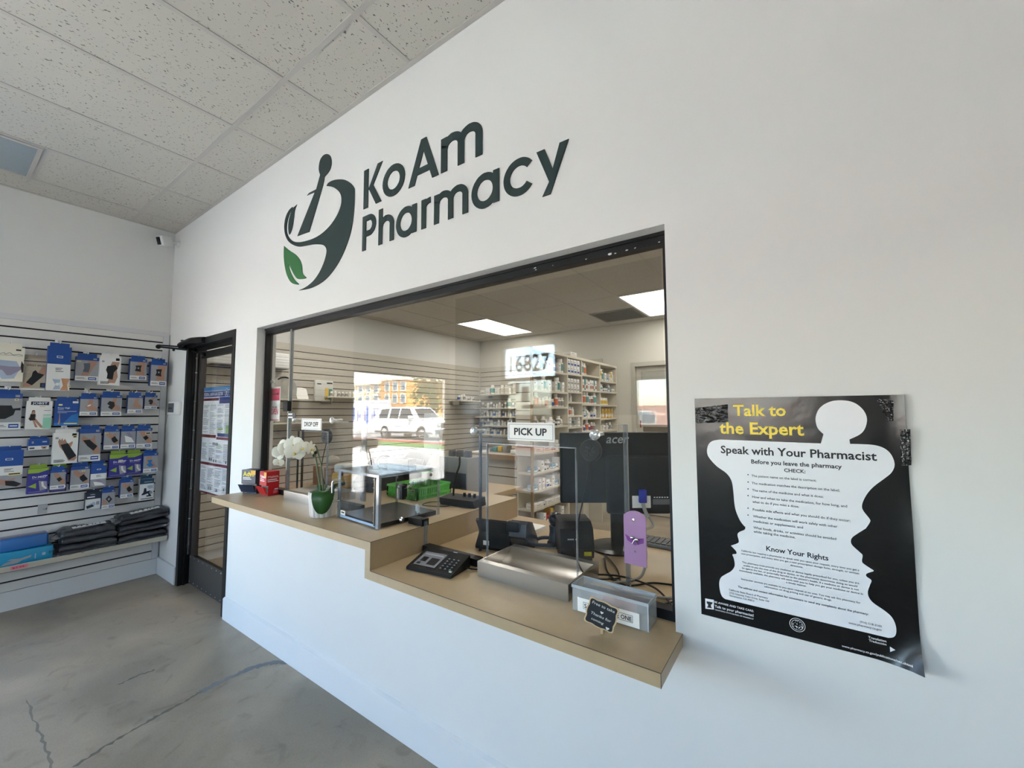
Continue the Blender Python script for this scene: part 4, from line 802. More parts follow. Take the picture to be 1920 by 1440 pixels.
# stainless pass-through trays
def tray(x0, x1, y0, y1, z, h, label):
    t = thing('deal_tray', label, 'tray', ((x0+x1)/2, (y0+y1)/2, z)); m = MB(); w_ = .006
    m.box((x0, y0, z+e0), (x1, y0+w_, z+h), STEEL).box((x0, y1-w_, z+e0), (x1, y1, z+h), STEEL).box((x0, y0+w_, z+e0), (x0+w_, y1-w_, z+h), STEEL).box((x1-w_, y0+w_, z+e0), (x1, y1-w_, z+h), STEEL)
    m.box((x0+w_, y0+w_, z+h-.0025), (x1-w_, y0+.028, z+h), STEEL).box((x0+w_, y1-.028, z+h-.0025), (x1-w_, y1-w_, z+h), STEEL); part('rim', m, t)
    m = MB(); n = 12; L = []
    for i in range(n+1):
        a = i/n; yy = y0+.028+(y1-y0-.056)*a; zz = z+h-.002-(h-.012)*math.sin(math.pi*a)**.7; L += [(x0+w_, yy, zz), (x1-w_, yy, zz)]
    m.add(L, [[2*i, 2*i+1, 2*i+3, 2*i+2] for i in range(n)], STEEL, True); part('trough', m, t)
tray(3.785, 4.186, -.012, .245, ZL, .057, 'brushed stainless pass-through tray on the lower counter under the PICK UP sign')
tray(2.232, 2.60, -.004, .245, ZU, .053, 'brushed stainless pass-through tray on the upper counter beside the orchid pot')
# clear pass-through lockbox
t = thing('clear_lockbox', 'clear acrylic lockbox with a steel pull standing on the upper counter', 'lockbox', (3.1, .1, ZU), math.radians(-4.5))
W2, D2, H2, w_ = .184, .18, .242, .012
def ap(name, a, b, e=None):
    m = MB(); m.box(a, b, ACR); part(name, m, t, world=False)
ap('front_panel', (-W2+.03, -D2, .012), (W2-.026, -D2+w_, H2-.014)); ap('back_panel', (-W2, D2-w_, e0), (W2, D2, H2-.013)); ap('left_panel', (-W2, -D2+w_+.001, e0), (-W2+w_, D2-w_-.001, H2-.013)); ap('right_panel', (W2-w_, -D2+w_+.001, e0), (W2, D2-w_-.001, H2-.013)); ap('lid', (-W2, -D2, H2-.012), (W2, D2, H2))
m = MB()
for x in (-W2, W2-.026): m.box((x, -D2, e0), (x+.026, -D2+.003, H2-.013), ACRE)
for x in (-W2, W2-.003):
    for y in (-D2, D2-.014): m.box((x, y, e0), (x+.003, y+.014, H2-.012), ACRE)
for y in (-D2, D2-.002): m.box((-W2, y-.0005, H2-.012), (W2, y+.002, H2), ACRE)
for x in (-W2, W2-.002): m.box((x-.0005, -D2, H2-.012), (x+.002, D2, H2), ACRE)
m.box((-W2+.03, -D2-.0005, .006), (W2-.03, -D2+.004, .016), mat('pale_blue_edge', '#9fb8d8', .2)); part('polished_edge', m, t, world=False)
m = MB(); m.box((-W2+w_+.001, -D2+w_+.001, .002), (W2-w_-.001, D2-w_-.001, .02), BLKS); part('base_plate', m, t, world=False)
m = MB(); m.box((W2-.036, -D2-.003, .012), (W2-.027, -D2+.003, H2-.012), mat('hinge_bronze', '#4a4136', .35, metal=.8))
for k in range(6): m.ball((W2-.04, -D2-.002, .03+k*.038), .0025, CHROME, 6)
part('hinge', m, t, world=False)
m = MB(); m.tube(smooth_pts([(-W2+.02, -D2, .185), (-W2+.01, -D2-.026, .186), (-W2+.006, -D2-.032, .17), (-W2+.006, -D2-.032, .1), (-W2+.01, -D2-.026, .084), (-W2+.02, -D2, .085)], 4), .0055, CHROME, 8); part('pull_handle', m, t, world=False)
for n_, (x, y, z) in enumerate(((.06, .03, .13), (.12, -.02, .135))):
    m = MB(); m.lathe([(.016, 0), (.016, .05), (.011, .054), (.011, .066)], (x, y, z-.03), mat('lock_grey', '#7f807f', .35, metal=.6), 14).box((x+.016, y-.012, z-.03), (x+.034, y+.012, z+.035), BLKP)
    m.tube([(x+.03, y, z+.02), (x+.05, y+.03, z+.03), (x+.03, y+.06, z-.01), (x-.05, y+.05, z-.02)], .002, CHROME, 6); part('latch_unit', m, t, world=False)
m = MB(); m.box((-W2+.034, -D2-.001, .018), (-W2+.078, -D2-.0004, .04), PAPER).box((-W2+.042, -D2-.0014, .027), (-W2+.07, -D2-.001, .034), PSOFT); part('paper_label', m, t, world=False)
m = MB(); m.lathe([(.011, 0), (.012, .008), (.009, .012), (.009, .02)], (W2+.0005, -.06, .022), CHROME, 14, (1, 0, 0)); m.lathe([(.004, 0), (.004, .024)], (W2+.0005, -.06, .022), INK, 8, (1, 0, 0)); part('key_lock', m, t, world=False)
m = MB()
for x, y in ((.1, .1), (.135, .08)): m.lathe([(.008, 0), (.008, .03), (.006, .034)], (x, y, .0205), WHITE, 10)
part('post', m, t, world=False)
m = MB()
for x, y, z in ((-W2, -D2+.02, .21), (-W2, -D2+.02, .03), (W2, -D2+.1, .21), (W2, D2-.06, .21)): m.lathe([(.008, 0), (.008, .004)], (x+(.0 if x > 0 else -.004), y, z), INK, 12, (1, 0, 0))
part('screw_cap', m, t, world=False)
# dark bar device lying across the lockbox lid
t = thing('bar_scanner', 'long dark grey bar device with a curled lead lying across the clear lockbox lid', 'device', (2.95, .235, ZU+H2+.0005))
DG = mat('dark_grey_plastic', '#4a4b4d', .5); m = MB(); zz = ZU+H2+.001
m.rbox((2.93, .215, zz), (3.115, .262, zz+.034), DG, .004).rbox((3.105, .213, zz), (3.122, .264, zz+.03), BLKP, .004); part('housing', m, t)
m = MB(); m.tube(smooth_pts([(2.94, .24, zz+.02), (2.90, .235, zz+.036), (2.86, .23, zz+.032), (2.84, .225, zz+.005), (2.845, .22, zz-.03)], 5), .008, BLKP, 8); part('lead', m, t)
# two-box dispensers
def dispenser(x0, x1, y0, y1, z0, z1, body, label, word, wcol, side, rz=0):
    t = thing('tablet_dispenser', label, 'dispenser box', ((x0+x1)/2, (y0+y1)/2, z0), rz); hx, hy, h = (x1-x0)/2, (y1-y0)/2, z1-z0; zc_ = h*.42
    m = MB(); cb = mat('inner_card', '#b5ad9e', .7)
    m.box((-hx, -hy, zc_), (hx, hy, h), body).box((-hx, -hy+.012, .001), (hx, hy, zc_), body); part('box', m, t, world=False)
    m = MB(); L = [(-hx, -hy+.001, .012), (-hx-.004, -hy-.024, zc_*.98), (hx, -hy-.024, zc_*.98), (hx, -hy+.001, .012)]
    m.add(L, [(0, 1, 2, 3)], body).add([(p[0], p[1]+.0015, p[2]) for p in L], [(3, 2, 1, 0)], cb)
    for s_ in (-1, 1): m.add([(s_*hx, -hy, .012), (s_*hx, -hy-.022, zc_*.98), (s_*hx*.96, -hy, zc_*.8)], [(0, 1, 2)], body).add([(s_*hx-.001*s_, -hy, .012), (s_*hx-.001*s_, -hy-.022, zc_*.98), (s_*hx*.96-.001*s_, -hy, zc_*.8)], [(2, 1, 0)], cb)
    m.add([(-hx*.95, -hy+.0118, .02), (hx*.95, -hy+.0118, .02), (hx*.95, -hy+.0118, zc_-.001), (-hx*.95, -hy+.0118, zc_-.001)], [(0, 1, 2, 3)], cb); part('pouch_flap', m, t, world=False)
    m = MB(); zt = h*.74
    m.text(word, (0, -hy-.0008, zt), X, Z, wcol, w=hx*1.6, bold=.03, al='C')
    for k, ww in enumerate((.8, .95)): m.box((-hx*.8, -hy-.0008, zt-.012-.01*k), (-hx*.8+hx*1.3*ww, -hy-.0002, zt-.007-.01*k), WHITEINK)
    if side:
        m.text(word.upper(), (hx+.0008, 0, zt), Y, Z, WHITEINK, w=hy*1.75, bold=.012, al='C', shear=.15)
        for k, ww in enumerate((1.5, 1.7)): m.box((hx+.0002, -hy*.85, zt-.014-.011*k), (hx+.0008, -hy*.85+hy*ww, zt-.009-.011*k), WHITEINK)
        m.box((hx+.0002, hy*.1, .012), (hx+.0008, hy*.8, .032), mat('print_coral', '#d8646a', .5)).box((hx+.0002, hy*.3, .036), (hx+.0008, hy*.85, .042), WHITEINK)
    m.box((hx*.3, -hy-.0012, h*.8), (hx*.98, -hy-.0009, h*.98), mat('print_amber', '#e0a52c', .5)); part('printed_text', m, t, world=False)
TRED = mat('carton_red', '#b8101c', .35)
dispenser(1.972, 2.058, -.03, .05, ZU, ZU+.152, TRED, 'red tablet dispenser box on the left end of the upper counter', 'Tylenol', WHITEINK, True, math.radians(2))
dispenser(1.81, 1.92, -.06, .005, ZU, ZU+.155, mat('carton_midnight', '#14203c', .4), 'dark navy tablet dispenser box with yellow lettering behind the red one', 'Advil', mat('print_yellow', '#e3d22e', .45), False, math.radians(22))
# orchid
t = thing('potted_orchid', 'white moth orchid in a ribbed white pot on the upper counter', 'plant', (2.812, -.088, ZU))
POT = mat('ribbed_white_pot', '#d5d0ca', .5); OLEAF = mat('orchid_leaf', '#2c5a22', .35, var=.15, vscale=30); OSTEM = mat('orchid_stem', '#4c5c34', .5); PETAL = mat('orchid_petal', '#f0eee2', .5); LIP = mat('orchid_lip', '#d9c36a', .5)
m = MB(); n = 48; c = Vector((2.812, -.088, ZU)); rings = []
for r_, z_ in ((.060, .001), (.062, .012), (.066, .06), (.071, .118), (.071, .124), (.066, .124), (.063, .1)):
    rings.append([c+Vector((math.cos(2*math.pi*k/n)*(r_+(.0022 if k % 3 else -.0012)*(z_ < .119)), math.sin(2*math.pi*k/n)*(r_+(.0022 if k % 3 else -.0012)*(z_ < .119)), z_)) for k in range(n)])
m.add([q for R in rings for q in R], [[i*n+k, i*n+(k+1) % n, (i+1)*n+(k+1) % n, (i+1)*n+k] for i in range(len(rings)-1) for k in range(n)], POT); m.add(rings[0], [list(range(n-1, -1, -1))], POT); part('pot', m, t)
m = MB(); m.lathe([(0, .098), (.0625, .1)], c, mat('bark_mix', '#3a2c20', .9, var=.4, vscale=90), 24); part('potting_bark', m, t)
def leaf(pts, wd, name='leaf'):
    P_ = smooth_pts(pts, 5); m = MB(); N = len(P_); L = []
    for i, q in enumerate(P_):
        t_ = (P_[min(i+1, N-1)]-P_[max(i-1, 0)]).normalized(); s_ = t_.cross(Vector((pts[-1][0]-c.x, pts[-1][1]-c.y, .35))).normalized(); u = i/(N-1); ww = wd*(math.sin(math.pi*min(1, .12+u*.88)))**.55
        nn = s_.cross(t_)
        L += [q-s_*ww, q-nn*.004, q+s_*ww, q+s_*ww*.5-nn*.007, q-s_*ww*.5-nn*.007]
    F = []
    for i in range(N-1):
        a = 5*i; b = a+5; F += [[a, a+1, b+1, b], [a+1, a+2, b+2, b+1], [a+2, a+3, b+3, b+2], [a+3, a+4, b+4, b+3], [a+4, a, b, b+4]]
    m.add(L, F, OLEAF, True); part(name, m, t)
leaf([c+Vector((.015, -.01, .11)), c+Vector((.052, -.03, .138)), c+Vector((.08, -.052, .115)), c+Vector((.085, -.057, .068)), c+Vector((.081, -.054, .026))], .052)
leaf([c+Vector((.02, .02, .12)), c+Vector((.06, .04, .165)), c+Vector((.075, .055, .17)), c+Vector((.085, .06, .15))], .032)
leaf([c+Vector((-.02, .0, .12)), c+Vector((-.05, .02, .15)), c+Vector((-.085, .03, .14))], .025)
ax_, ay_ = c.x, c.y
st = smooth_pts([(ax_-.03, ay_, ZU+.12), (ax_-.055, ay_, ZU+.2), (ax_-.09, ay_, ZU+.3), (ax_-.13, ay_-.003, ZU+.345), (ax_-.2, ay_-.006, ZU+.36), (ax_-.3, ay_-.01, ZU+.345), (ax_-.385, ay_-.014, ZU+.3), (ax_-.435, ay_-.016, ZU+.25)], 6)
m = MB(); m.tube(st, .0042, OSTEM, 7); part('stem', m, t)
m = MB(); m.tube(smooth_pts([(ax_-.012, ay_+.005, ZU+.12), (ax_-.04, ay_+.005, ZU+.25), (ax_-.085, ay_+.004, ZU+.34), (ax_-.1, ay_-.0, ZU+.35)], 6), .0036, OSTEM, 7).ball((ax_-.1, ay_, ZU+.302), .011, mat('clip_dark', '#26301f', .6), 8).ball((ax_-.086, ay_, ZU+.316), .009, mat('clip_dark', '#26301f', .6), 8); part('stem', m, t)
def flower(pos, r, yaw, roll, pitch=0):
    M = Matrix.Translation(pos) @ Matrix.Rotation(yaw, 4, 'Z') @ Matrix.Rotation(pitch, 4, 'X') @ Matrix.Rotation(roll, 4, 'Y')
    m = MB(); m.M = M        # faces local -Y
    for a, L_, w_, lift in ((90, 1, .34, .1), (215, .92, .33, .02), (325, .92, .33, .02), (12, 1.02, .62, -.06), (168, 1.02, .62, -.06)):
        ca, sa = math.cos(math.radians(a)), math.sin(math.radians(a)); vs = []; n_ = 6
        for i in range(n_+1):
            u = i/n_; ww = w_*r*(math.sin(math.pi*(.06+.88*u)))**.6
            for s_ in (-1, 0, 1): vs.append((ca*L_*r*u-sa*ww*s_, lift*r-.12*r*math.sin(u*2.2)+.1*r*abs(s_)*u, sa*L_*r*u+ca*ww*s_))
        m.add(vs, [[3*i+j, 3*i+j+1, 3*i+j+4, 3*i+j+3] for i in range(n_) for j in range(2)], PETAL, True)
    f = part('flower', m, t)
    m = MB(); m.M = M; m.ball((0, -.2*r, -.12*r), .17*r, LIP, 8, (1, 1.2, .9)).poly([(-.1*r, -.22*r, -.15*r), (.1*r, -.22*r, -.15*r), (.24*r, -.3*r, -.42*r), (0, -.3*r, -.55*r), (-.24*r, -.3*r, -.42*r)], PETAL); part('lip', m, f)
cam_yaw = math.radians(52)
for q, r_, dy, ro in (((2.385, -.115, 1.165), .034, .1, .2), ((2.395, -.125, 1.212), .042, -.3, .5), ((2.44, -.13, 1.235), .05, .15, -.2), ((2.475, -.12, 1.268), .045, -.35, .3), ((2.52, -.135, 1.25), .056, .2, .1), ((2.57, -.125, 1.275), .058, -.15, -.3), ((2.61, -.14, 1.235), .06, .15, .2), ((2.645, -.12, 1.262), .05, .5, -.1), ((2.725, -.115, 1.258), .05, 1.2, .2)):
    flower(Vector(q), r_*.86, cam_yaw+dy, ro)
# card reader
t = thing('card_reader', 'black card payment terminal with a lit screen and keypad on the lower counter', 'card terminal', (3.603, -.045, ZL), math.radians(8))
M = Matrix.Identity(4); m = MB(); a, b = .112, .068
m.prism([(-a, -b, .001), (-a, -b, .012), (-a, b, .05), (-a, b, .001)], (2*a, 0, 0), BLKP); part('body', m, t, world=False)
sl_ = math.atan2(.038, 2*b); F3 = lambda u, v, d=.0006: Vector((-a+2*a*u, -b+2*b*v-d*math.sin(sl_), .012+.038*v+d*math.cos(sl_)))
m = MB(); m.poly([F3(.05, .12), F3(.6, .12), F3(.6, .86), F3(.05, .86)], BLKS); part('screen_bezel', m, t, world=False)
SCR = mat('dim_screen', '#5c5d62', .3, emit=.04); m = MB(); m.poly([F3(.08, .16, .001), F3(.57, .16, .001), F3(.57, .8, .001), F3(.08, .8, .001)], SCR)
for u0, u1, v0, v1 in ((.14, .27, .34, .56), (.33, .52, .24, .56), (.12, .2, .2, .3), (.12, .54, .66, .72)): m.poly([F3(u0, v0, .0014), F3(u1, v0, .0014), F3(u1, v1, .0014), F3(u0, v1, .0014)], BLKP if u1-u0 < .3 else CGREY)
part('screen', m, t, world=False)
m = MB()
for i in range(3):
    for j in range(5): q = F3(.69+.1*i, .2+.11*j, .0015); m.cb(q, (.011, .008, .003), mat('key_grey', '#3c3d41', .5)); q.z += .0018; m.cb(q, (.0035, .002, .0006), WHITEINK)
part('key', m, t, world=False)
m = MB(); m.cb(F3(.93, .14, .0015), (.012, .008, .004), mat('key_green', '#a8c3b0', .4)); part('enter_key', m, t, world=False)
m = MB(); m.box((.03, b-.004, .05), (.05, b-.002, .0512), WHITEINK); part('marking', m, t, world=False)
m = MB(); m.tube(smooth_pts([(a, .03, .012), (a+.04, .045, .006), (a+.07, .07, .006), (a+.085, .11, .006)], 5), .003, BLKP, 6); part('cable', m, t, world=False)
# translucent box for free masks, with its card
FROST = glassy('frosted_plastic', (.95, .965, .97), .04, .2, '#f0f4f6', .2)
t = thing('leaflet_box', 'open translucent plastic box with a paper card at the right end of the lower counter', 'box', (4.345, -.011, ZL)); x0, x1, y0, y1, h = 4.222, 4.469, -.052, .03, .081; w_ = .0025
m = MB(); m.box((x0, y0, ZL+e0), (x1, y1, ZL+.003), FROST).box((x0, y0, ZL+.003), (x1, y0+w_, ZL+h), FROST).box((x0, y1-w_, ZL+.003), (x1, y1, ZL+h), FROST).box((x0, y0+w_, ZL+.003), (x0+w_, y1-w_, ZL+h), FROST).box((x1-w_, y0+w_, ZL+.003), (x1, y1-w_, ZL+h), FROST); part('box', m, t)
m = MB(); RIM = glassy('frosted_rim', (.7, .74, .78), .1, .2, '#dfe6ea', .55); m.box((x0-.002, y0-.002, ZL+h-.008), (x1+.002, y0, ZL+h+.001), RIM).box((x0-.002, y1, ZL+h-.008), (x1+.002, y1+.002, ZL+h+.001), RIM).box((x0-.002, y0, ZL+h-.008), (x0, y1, ZL+h+.001), RIM).box((x1, y0, ZL+h-.008), (x1+.002, y1, ZL+h+.001), RIM).box((x1-.003, y0-.0005, ZL+.001), (x1+.0005, y0+.002, ZL+h-.008), RIM); part('rim', m, t)
cdd = MB(); ca, cb_ = x0+.02, x1-.026; cdd.box((ca, y0-.0032, ZL+.004), (cb_, y0-.0024, ZL+.047), PAPER); card = part('card', cdd, t)
m = MB(); yy = y0-.0036; SER = mat('serif_ink', '#1c1820', .6)
m.text('SAMPLES', (ca+.0235, yy, ZL+.0195), X, Z, SER, w=.078, h=.0125, bold=.022).text('TAKE ONE', (cb_-.0235, yy, ZL+.0195), X, Z, SER, w=.078, h=.0125, bold=.022, al='R')
for a_, b_ in (((ca+.02, ZL+.0155), (cb_-.02, ZL+.0165)), ((ca+.02, ZL+.0355), (cb_-.02, ZL+.0365)), ((ca+.02, ZL+.0165), (ca+.021, ZL+.0355)), ((cb_-.021, ZL+.0165), (cb_-.02, ZL+.0355))): m.box((a_[0], yy, a_[1]), (b_[0], yy+.0003, b_[1]), SER)
part('lettering', m, card)
t = thing('sachet', 'pink sachet standing inside the translucent box', 'sachet', (4.36, -.02, ZL+.004)); m = MB(); m.prism([(4.315, -.02, ZL+.004), (4.42, -.016, ZL+.004), (4.425, -.022, ZL+.056), (4.40, -.026, ZL+.064), (4.315, -.024, ZL+.066)], (0, .004, 0), mat('sachet_pink', '#b98a8e', .35)); part('packet', m, t)
# chalkboard tag
t = thing('chalkboard_tag', 'small wavy edged chalkboard tag with white handwriting in front of the translucent box', 'tag', (4.36, -.14, ZL), math.radians(14))
def plaque(s_, y):
    P_ = []
    for a_ in range(0, 360, 6):
        r = math.radians(a_); q = .047*(1+.085*math.cos(4*r+math.pi)+.05*math.cos(8*r)); P_.append((q*math.copysign(abs(math.cos(r))**.72, math.cos(r))*s_, y, .056+q*.88*math.copysign(abs(math.sin(r))**.72, math.sin(r))*s_))
    return P_
Mt = Matrix.Translation((0, 0, .056)) @ Matrix.Rotation(math.radians(16), 4, 'Y') @ Matrix.Translation((0, 0, -.056))
WOOD = mat('pale_wood', '#cdb38c', .6); CHK = mat('chalkboard', '#23272b', .7)
m = MB(); m.M = Mt; m.prism(plaque(1, -.0015), (0, .003, 0), WOOD); pl = part('plaque', m, t, world=False)
m = MB(); m.M = Mt; m.poly(plaque(.91, -.0019), CHK); part('chalk_face', m, t, world=False)
m = MB(); m.M = Mt; CH = mat('chalk_white', '#e7e7e2', .8); y = -.0023
m.text('Free to take', (0, y, .077), X, Z, CH, w=.066, h=.0085, bold=.0, al='C', shear=.1).text('Thanks for', (0, y, .047), X, Z, CH, w=.06, h=.008, bold=0, al='C', shear=.1).text('coming', (-.006, y, .032), X, Z, CH, w=.036, h=.007, bold=0, al='C', shear=.1)
for hx, hz, s_ in ((0, .063, .0045), (.026, .027, .005)): m.poly([(hx+s_*1.05*math.sin(k*.35)**3, y, hz+s_*(.81*math.cos(k*.35)-.31*math.cos(k*.7)-.12*math.cos(k*1.05))) for k in range(18)], CH)
part('handwriting', m, t, world=False)
m = MB(); m.box((-.004, .0018, .0008), (.004, .008, .04), WOOD).box((-.003, .008, .0008), (.003, .03, .004), WOOD).box((-.0035, .024, .0008), (.0035, .03, .016), WOOD); part('clip_stand', m, t, world=False)
# intercom speaker discs stuck on the screens, with their leads
def disc(c, r, label, lead):
    t = thing('intercom_disc', label, 'speaker', c); m = MB(); m.lathe([(r*.94, .0), (r, -.004), (r, -.018), (r*.92, -.024), (r*.55, -.025), (.0, -.024)], c, BLKP, 32, (0, 1, 0)); part('housing', m, t)
    m = MB()
    for k in range(7):
        a_ = k*2*math.pi/7; m.tube([Vector(c)+Vector((r*.18*math.cos(a_), -.0255, r*.18*math.sin(a_))), Vector(c)+Vector((r*.5*math.cos(a_+.7), -.0255, r*.5*math.sin(a_+.7)))], .0018, mat('speaker_slot', '#26262a', .6), 5)
    part('grille', m, t)
    m = MB(); m.tube(smooth_pts(lead, 6), .0028, BLKP, 6); part('lead', m, t)
disc((4.215, .139, 1.309), .041, 'round black intercom disc on the screen left of the tall monitor', [(4.205, .13, 1.27), (4.19, .135, 1.18), (4.155, .14, 1.05), (4.13, .15, .95), (4.145, .165, .86), (4.18, .2, .815), (4.26, .27, .812)])
disc((2.467, .139, 1.304), .045, 'round black intercom disc right of the orchid flowers', [(2.46, .13, 1.26), (2.42, .135, 1.18), (2.38, .15, 1.1), (2.375, .17, 1.02), (2.40, .2, .95), (2.44, .26, .928)])
# ================================================================ dispensary behind the glass
SLOTB = mat('brown_slot', '#3a2a22', .8)
def slat_run(name, label, boards, backing):
    t = thing(name, label, 'display wall', boards[0][2]); m = MB()
    for a, b, _ in boards: m.box(a, b, SLATB)
    part('board', m, t); m = MB(); m.box(*backing, SLOTB); part('slot_backing', m, t); return t
zz = [2.25, *[q for k in range(25) for q in (2.171-.084*k, 2.162-.084*k)], .1]
slat_run('slatwall_panel', 'beige slatwall along the left dispensary wall behind the glass', [((.003, .14, zz[i+1]), (.02, 4.555, zz[i]), (.01, 2.3, .1)) for i in range(0, len(zz)-1, 2)], ((.001, .14, .1), (.008, 4.555, 2.249)))
slat_run('slatwall_panel', 'beige slatwall on the rear dispensary wall behind the bottle shelves', [((.021, 4.56, zz[i+1]), (2.4, 4.577, zz[i]), (1.2, 4.57, .1)) for i in range(0, len(zz)-1, 2)], ((.021, 4.572, .1), (2.4, 4.579, 2.249)))
# wall air conditioner
t = thing('air_conditioner', 'white wall air conditioner high on the left dispensary slatwall', 'air conditioner', (.12, .63, 1.9)); m = MB()
m.rbox((.021, .24, 1.93), (.22, 1.04, 2.10), WHITE, .02, 3); part('housing', m, t)
m = MB()
for k in range(4): m.box((.219, .27, 1.965+.03*k), (.2225, 1.01, 1.967+.03*k), CGREY)
part('grille_line', m, t); m = MB(); m.box((.06, .28, 1.925), (.19, 1.0, 1.9295), mat('louvre_shadow_grey', '#6d6a66', .6)); part('louvre', m, t)
# bottles and boxes: one of each kind, then copies
BW = mat('bottle_white', '#dedcd6', .4); CAPW = mat('cap_white', '#ebe9e4', .5); LBL = [mat('label_'+n, c_, .5) for n, c_ in (('pale', '#cfcabd'), ('blue', '#3c5f9c'), ('red', '#a5443c'), ('teal', '#4f8c86'), ('yellow', '#d3b04a'), ('grey', '#8e8c86'), ('orange', '#cf6a3c'))]
def bottle_mesh(r, h, lab):
    m = MB(); M = [BW, BW, lab, BW, BW, CAPW, CAPW]
    m.lathe([(r*.9, 0), (r, .003), (r, h*.14), (r, h*.62), (r*.97, h*.7), (r*.62, h*.78), (r*.72, h*.79), (r*.72, h)], (0, 0, 0), BW, 10, mats=[BW, BW, lab, BW, BW, CAPW, CAPW]); return m.mesh('bottle', (0, 0, 0))
def carton_mesh(w_, d_, h, body, lab):
    m = MB(); m.box((-w_/2, -d_/2, 0), (w_/2, d_/2, h), body); o = .0006
    for s_ in (1, -1):
        m.box((-w_*.4, s_*d_/2, h*.15), (w_*.4, s_*(d_/2+o), h*.45), lab).box((s_*w_/2, -d_*.4, h*.15), (s_*(w_/2+o), d_*.4, h*.45), lab)
        m.box((s_*w_/2, -d_*.35, h*.62), (s_*(w_/2+o), d_*.1, h*.7), PSOFT)
    return m.mesh('carton', (0, 0, 0))
KIND = {'white bottle': [bottle_mesh(.027, .095, LBL[0]), bottle_mesh(.03, .105, LBL[5]), bottle_mesh(.024, .085, LBL[1])], 'large bottle': [bottle_mesh(.038, .15, LBL[0]), bottle_mesh(.04, .16, LBL[3])],
 'small bottle': [bottle_mesh(.02, .07, LBL[0]), bottle_mesh(.018, .062, LBL[5])], 'red labelled bottle': [bottle_mesh(.03, .11, LBL[2]), bottle_mesh(.034, .15, LBL[6])], 'yellow labelled bottle': [bottle_mesh(.026, .1, LBL[4])], 'amber bottle': [bottle_mesh(.024, .1, LBL[6])],
 'white carton': [carton_mesh(.09, .05, .11, CWHITE, LBL[0]), carton_mesh(.09, .06, .075, CWHITE, LBL[5])], 'blue striped carton': [carton_mesh(.1, .07, .084, CWHITE, BLUE)], 'long white carton': [carton_mesh(.11, .16, .05, CWHITE, LBL[0])], 'green carton': [carton_mesh(.09, .03, .14, LBL[3], CWHITE)], 'red patterned carton': [carton_mesh(.09, .045, .13, CWHITE, LBL[2])],
 'yellow carton': [carton_mesh(.08, .045, .13, LBL[4], CWHITE)], 'blue pack': [carton_mesh(.08, .07, .05, mat('pack_blue', '#6f9bb8', .5), CWHITE)], 'red pack': [carton_mesh(.08, .08, .08, mat('pack_red', '#b3231f', .4), CWHITE)], 'small white carton': [carton_mesh(.08, .04, .045, CWHITE, PSOFT)]}
_first = {}
def stock(kind, where, x, y, z, rz=0, k=None, hmax=9):
    ms = KIND[kind]; i = random.randrange(len(ms)) if k is None else k; key = (kind, i)
    if key not in _first:
        o = bpy.data.objects.new(kind.split()[-1], ms[i]); COL.objects.link(o); _first[key] = o
    else: o = _first[key].copy(); COL.objects.link(o)
    o.name = kind.split()[-1] if kind.split()[-1] != 'carton' else 'medicine_carton'
    if o.name.startswith('bottle'): o.name = 'pill_bottle'
    o.location = (x, y, z+.0006); o.rotation_euler = (0, 0, rz); sz = min(1, hmax/max(v.co.z for v in ms[i].vertices)); o.scale = (sz, sz, sz)
    tag(o, f'{kind} standing {where}', 'bottle' if 'bottle' in kind else 'box', f'{kind}s {where}'); return o
def wallshelf(a, b, label, brackets=()):
    t = thing('wall_shelf', label, 'shelf', ((a[0]+b[0])/2, (a[1]+b[1])/2, a[2])); m = MB(); m.box(a, b, CREAM); part('board', m, t)
    for p_, q_ in brackets: m = MB(); m.box(p_, q_, STEEL); part('bracket', m, t)
for n_, z in (('topmost', 1.755), ('second', 1.515), ('third', 1.37), ('fourth', 1.215), ('lowest', 1.06)):
    wallshelf((.1 if n_ != 'topmost' else .16, 4.32, z-.018), (2.38, 4.559, z), f'{n_} cream bottle shelf on the rear dispensary slatwall', [((x, 4.45, z-.06), (x+.006, 4.558, z-.019)) for x in (.3, 1.2, 2.1)])
    x = .2
    while x < 1.16:
        kd = random.choices(['white bottle', 'large bottle', 'small bottle', 'white carton'], {'topmost': [2, 3, 0, 4], 'second': [5, 1, 2, 0]}.get(n_, [6, 0, 3, 0]))[0]
        wd = {'white bottle': .062, 'large bottle': .085, 'small bottle': .046, 'white carton': .1}[kd]
        if wd > .09 and n_ != 'topmost': wd = .1
        stock(kd, f'on the {n_} rear shelf by the slatwall corner', x+wd/2, 4.37+random.uniform(0, .02), z); x += wd+random.uniform(.002, .012)
wallshelf((.021, 3.75, 1.625), (.28, 4.27, 1.64), 'short cream shelf on the left dispensary wall near the corner', [((.022, 3.8, 1.57), (.2, 3.806, 1.6245))])
y = 3.79
while y < 4.2: stock('small bottle' if y > 3.95 else 'white bottle', 'on the short corner shelf of the left dispensary wall', .2, y, 1.64); y += .062
wallshelf((.021, .55, 1.585), (.3, 1.24, 1.6), 'cream shelf holding the grey bin on the left dispensary wall', [((.022, .6, 1.5), (.25, .606, 1.5845))])
wallshelf((.021, 1.42, 1.625), (.3, 2.1, 1.64), 'cream shelf of tiny bottles left of the street reflection', [((.022, 1.5, 1.55), (.25, 1.506, 1.6245))])
wallshelf((.021, .55, 1.325), (.3, 1.7, 1.34), 'lower cream shelf with the green box on the left dispensary wall', [((.022, .6, 1.25), (.25, .606, 1.3245))])
y = 1.5
while y < 1.95: stock('small bottle', 'on the shelf of tiny bottles left of the street reflection', .24, y, 1.64); y += .05
stock('white bottle', 'at the right end of the shelf of tiny bottles', .2, 2.02, 1.64, k=1)
t = thing('storage_bin', 'grey domed storage bin on the upper left dispensary shelf', 'bin', (.17, .93, 1.601)); GB = mat('grey_bin', '#a3a199', .6)
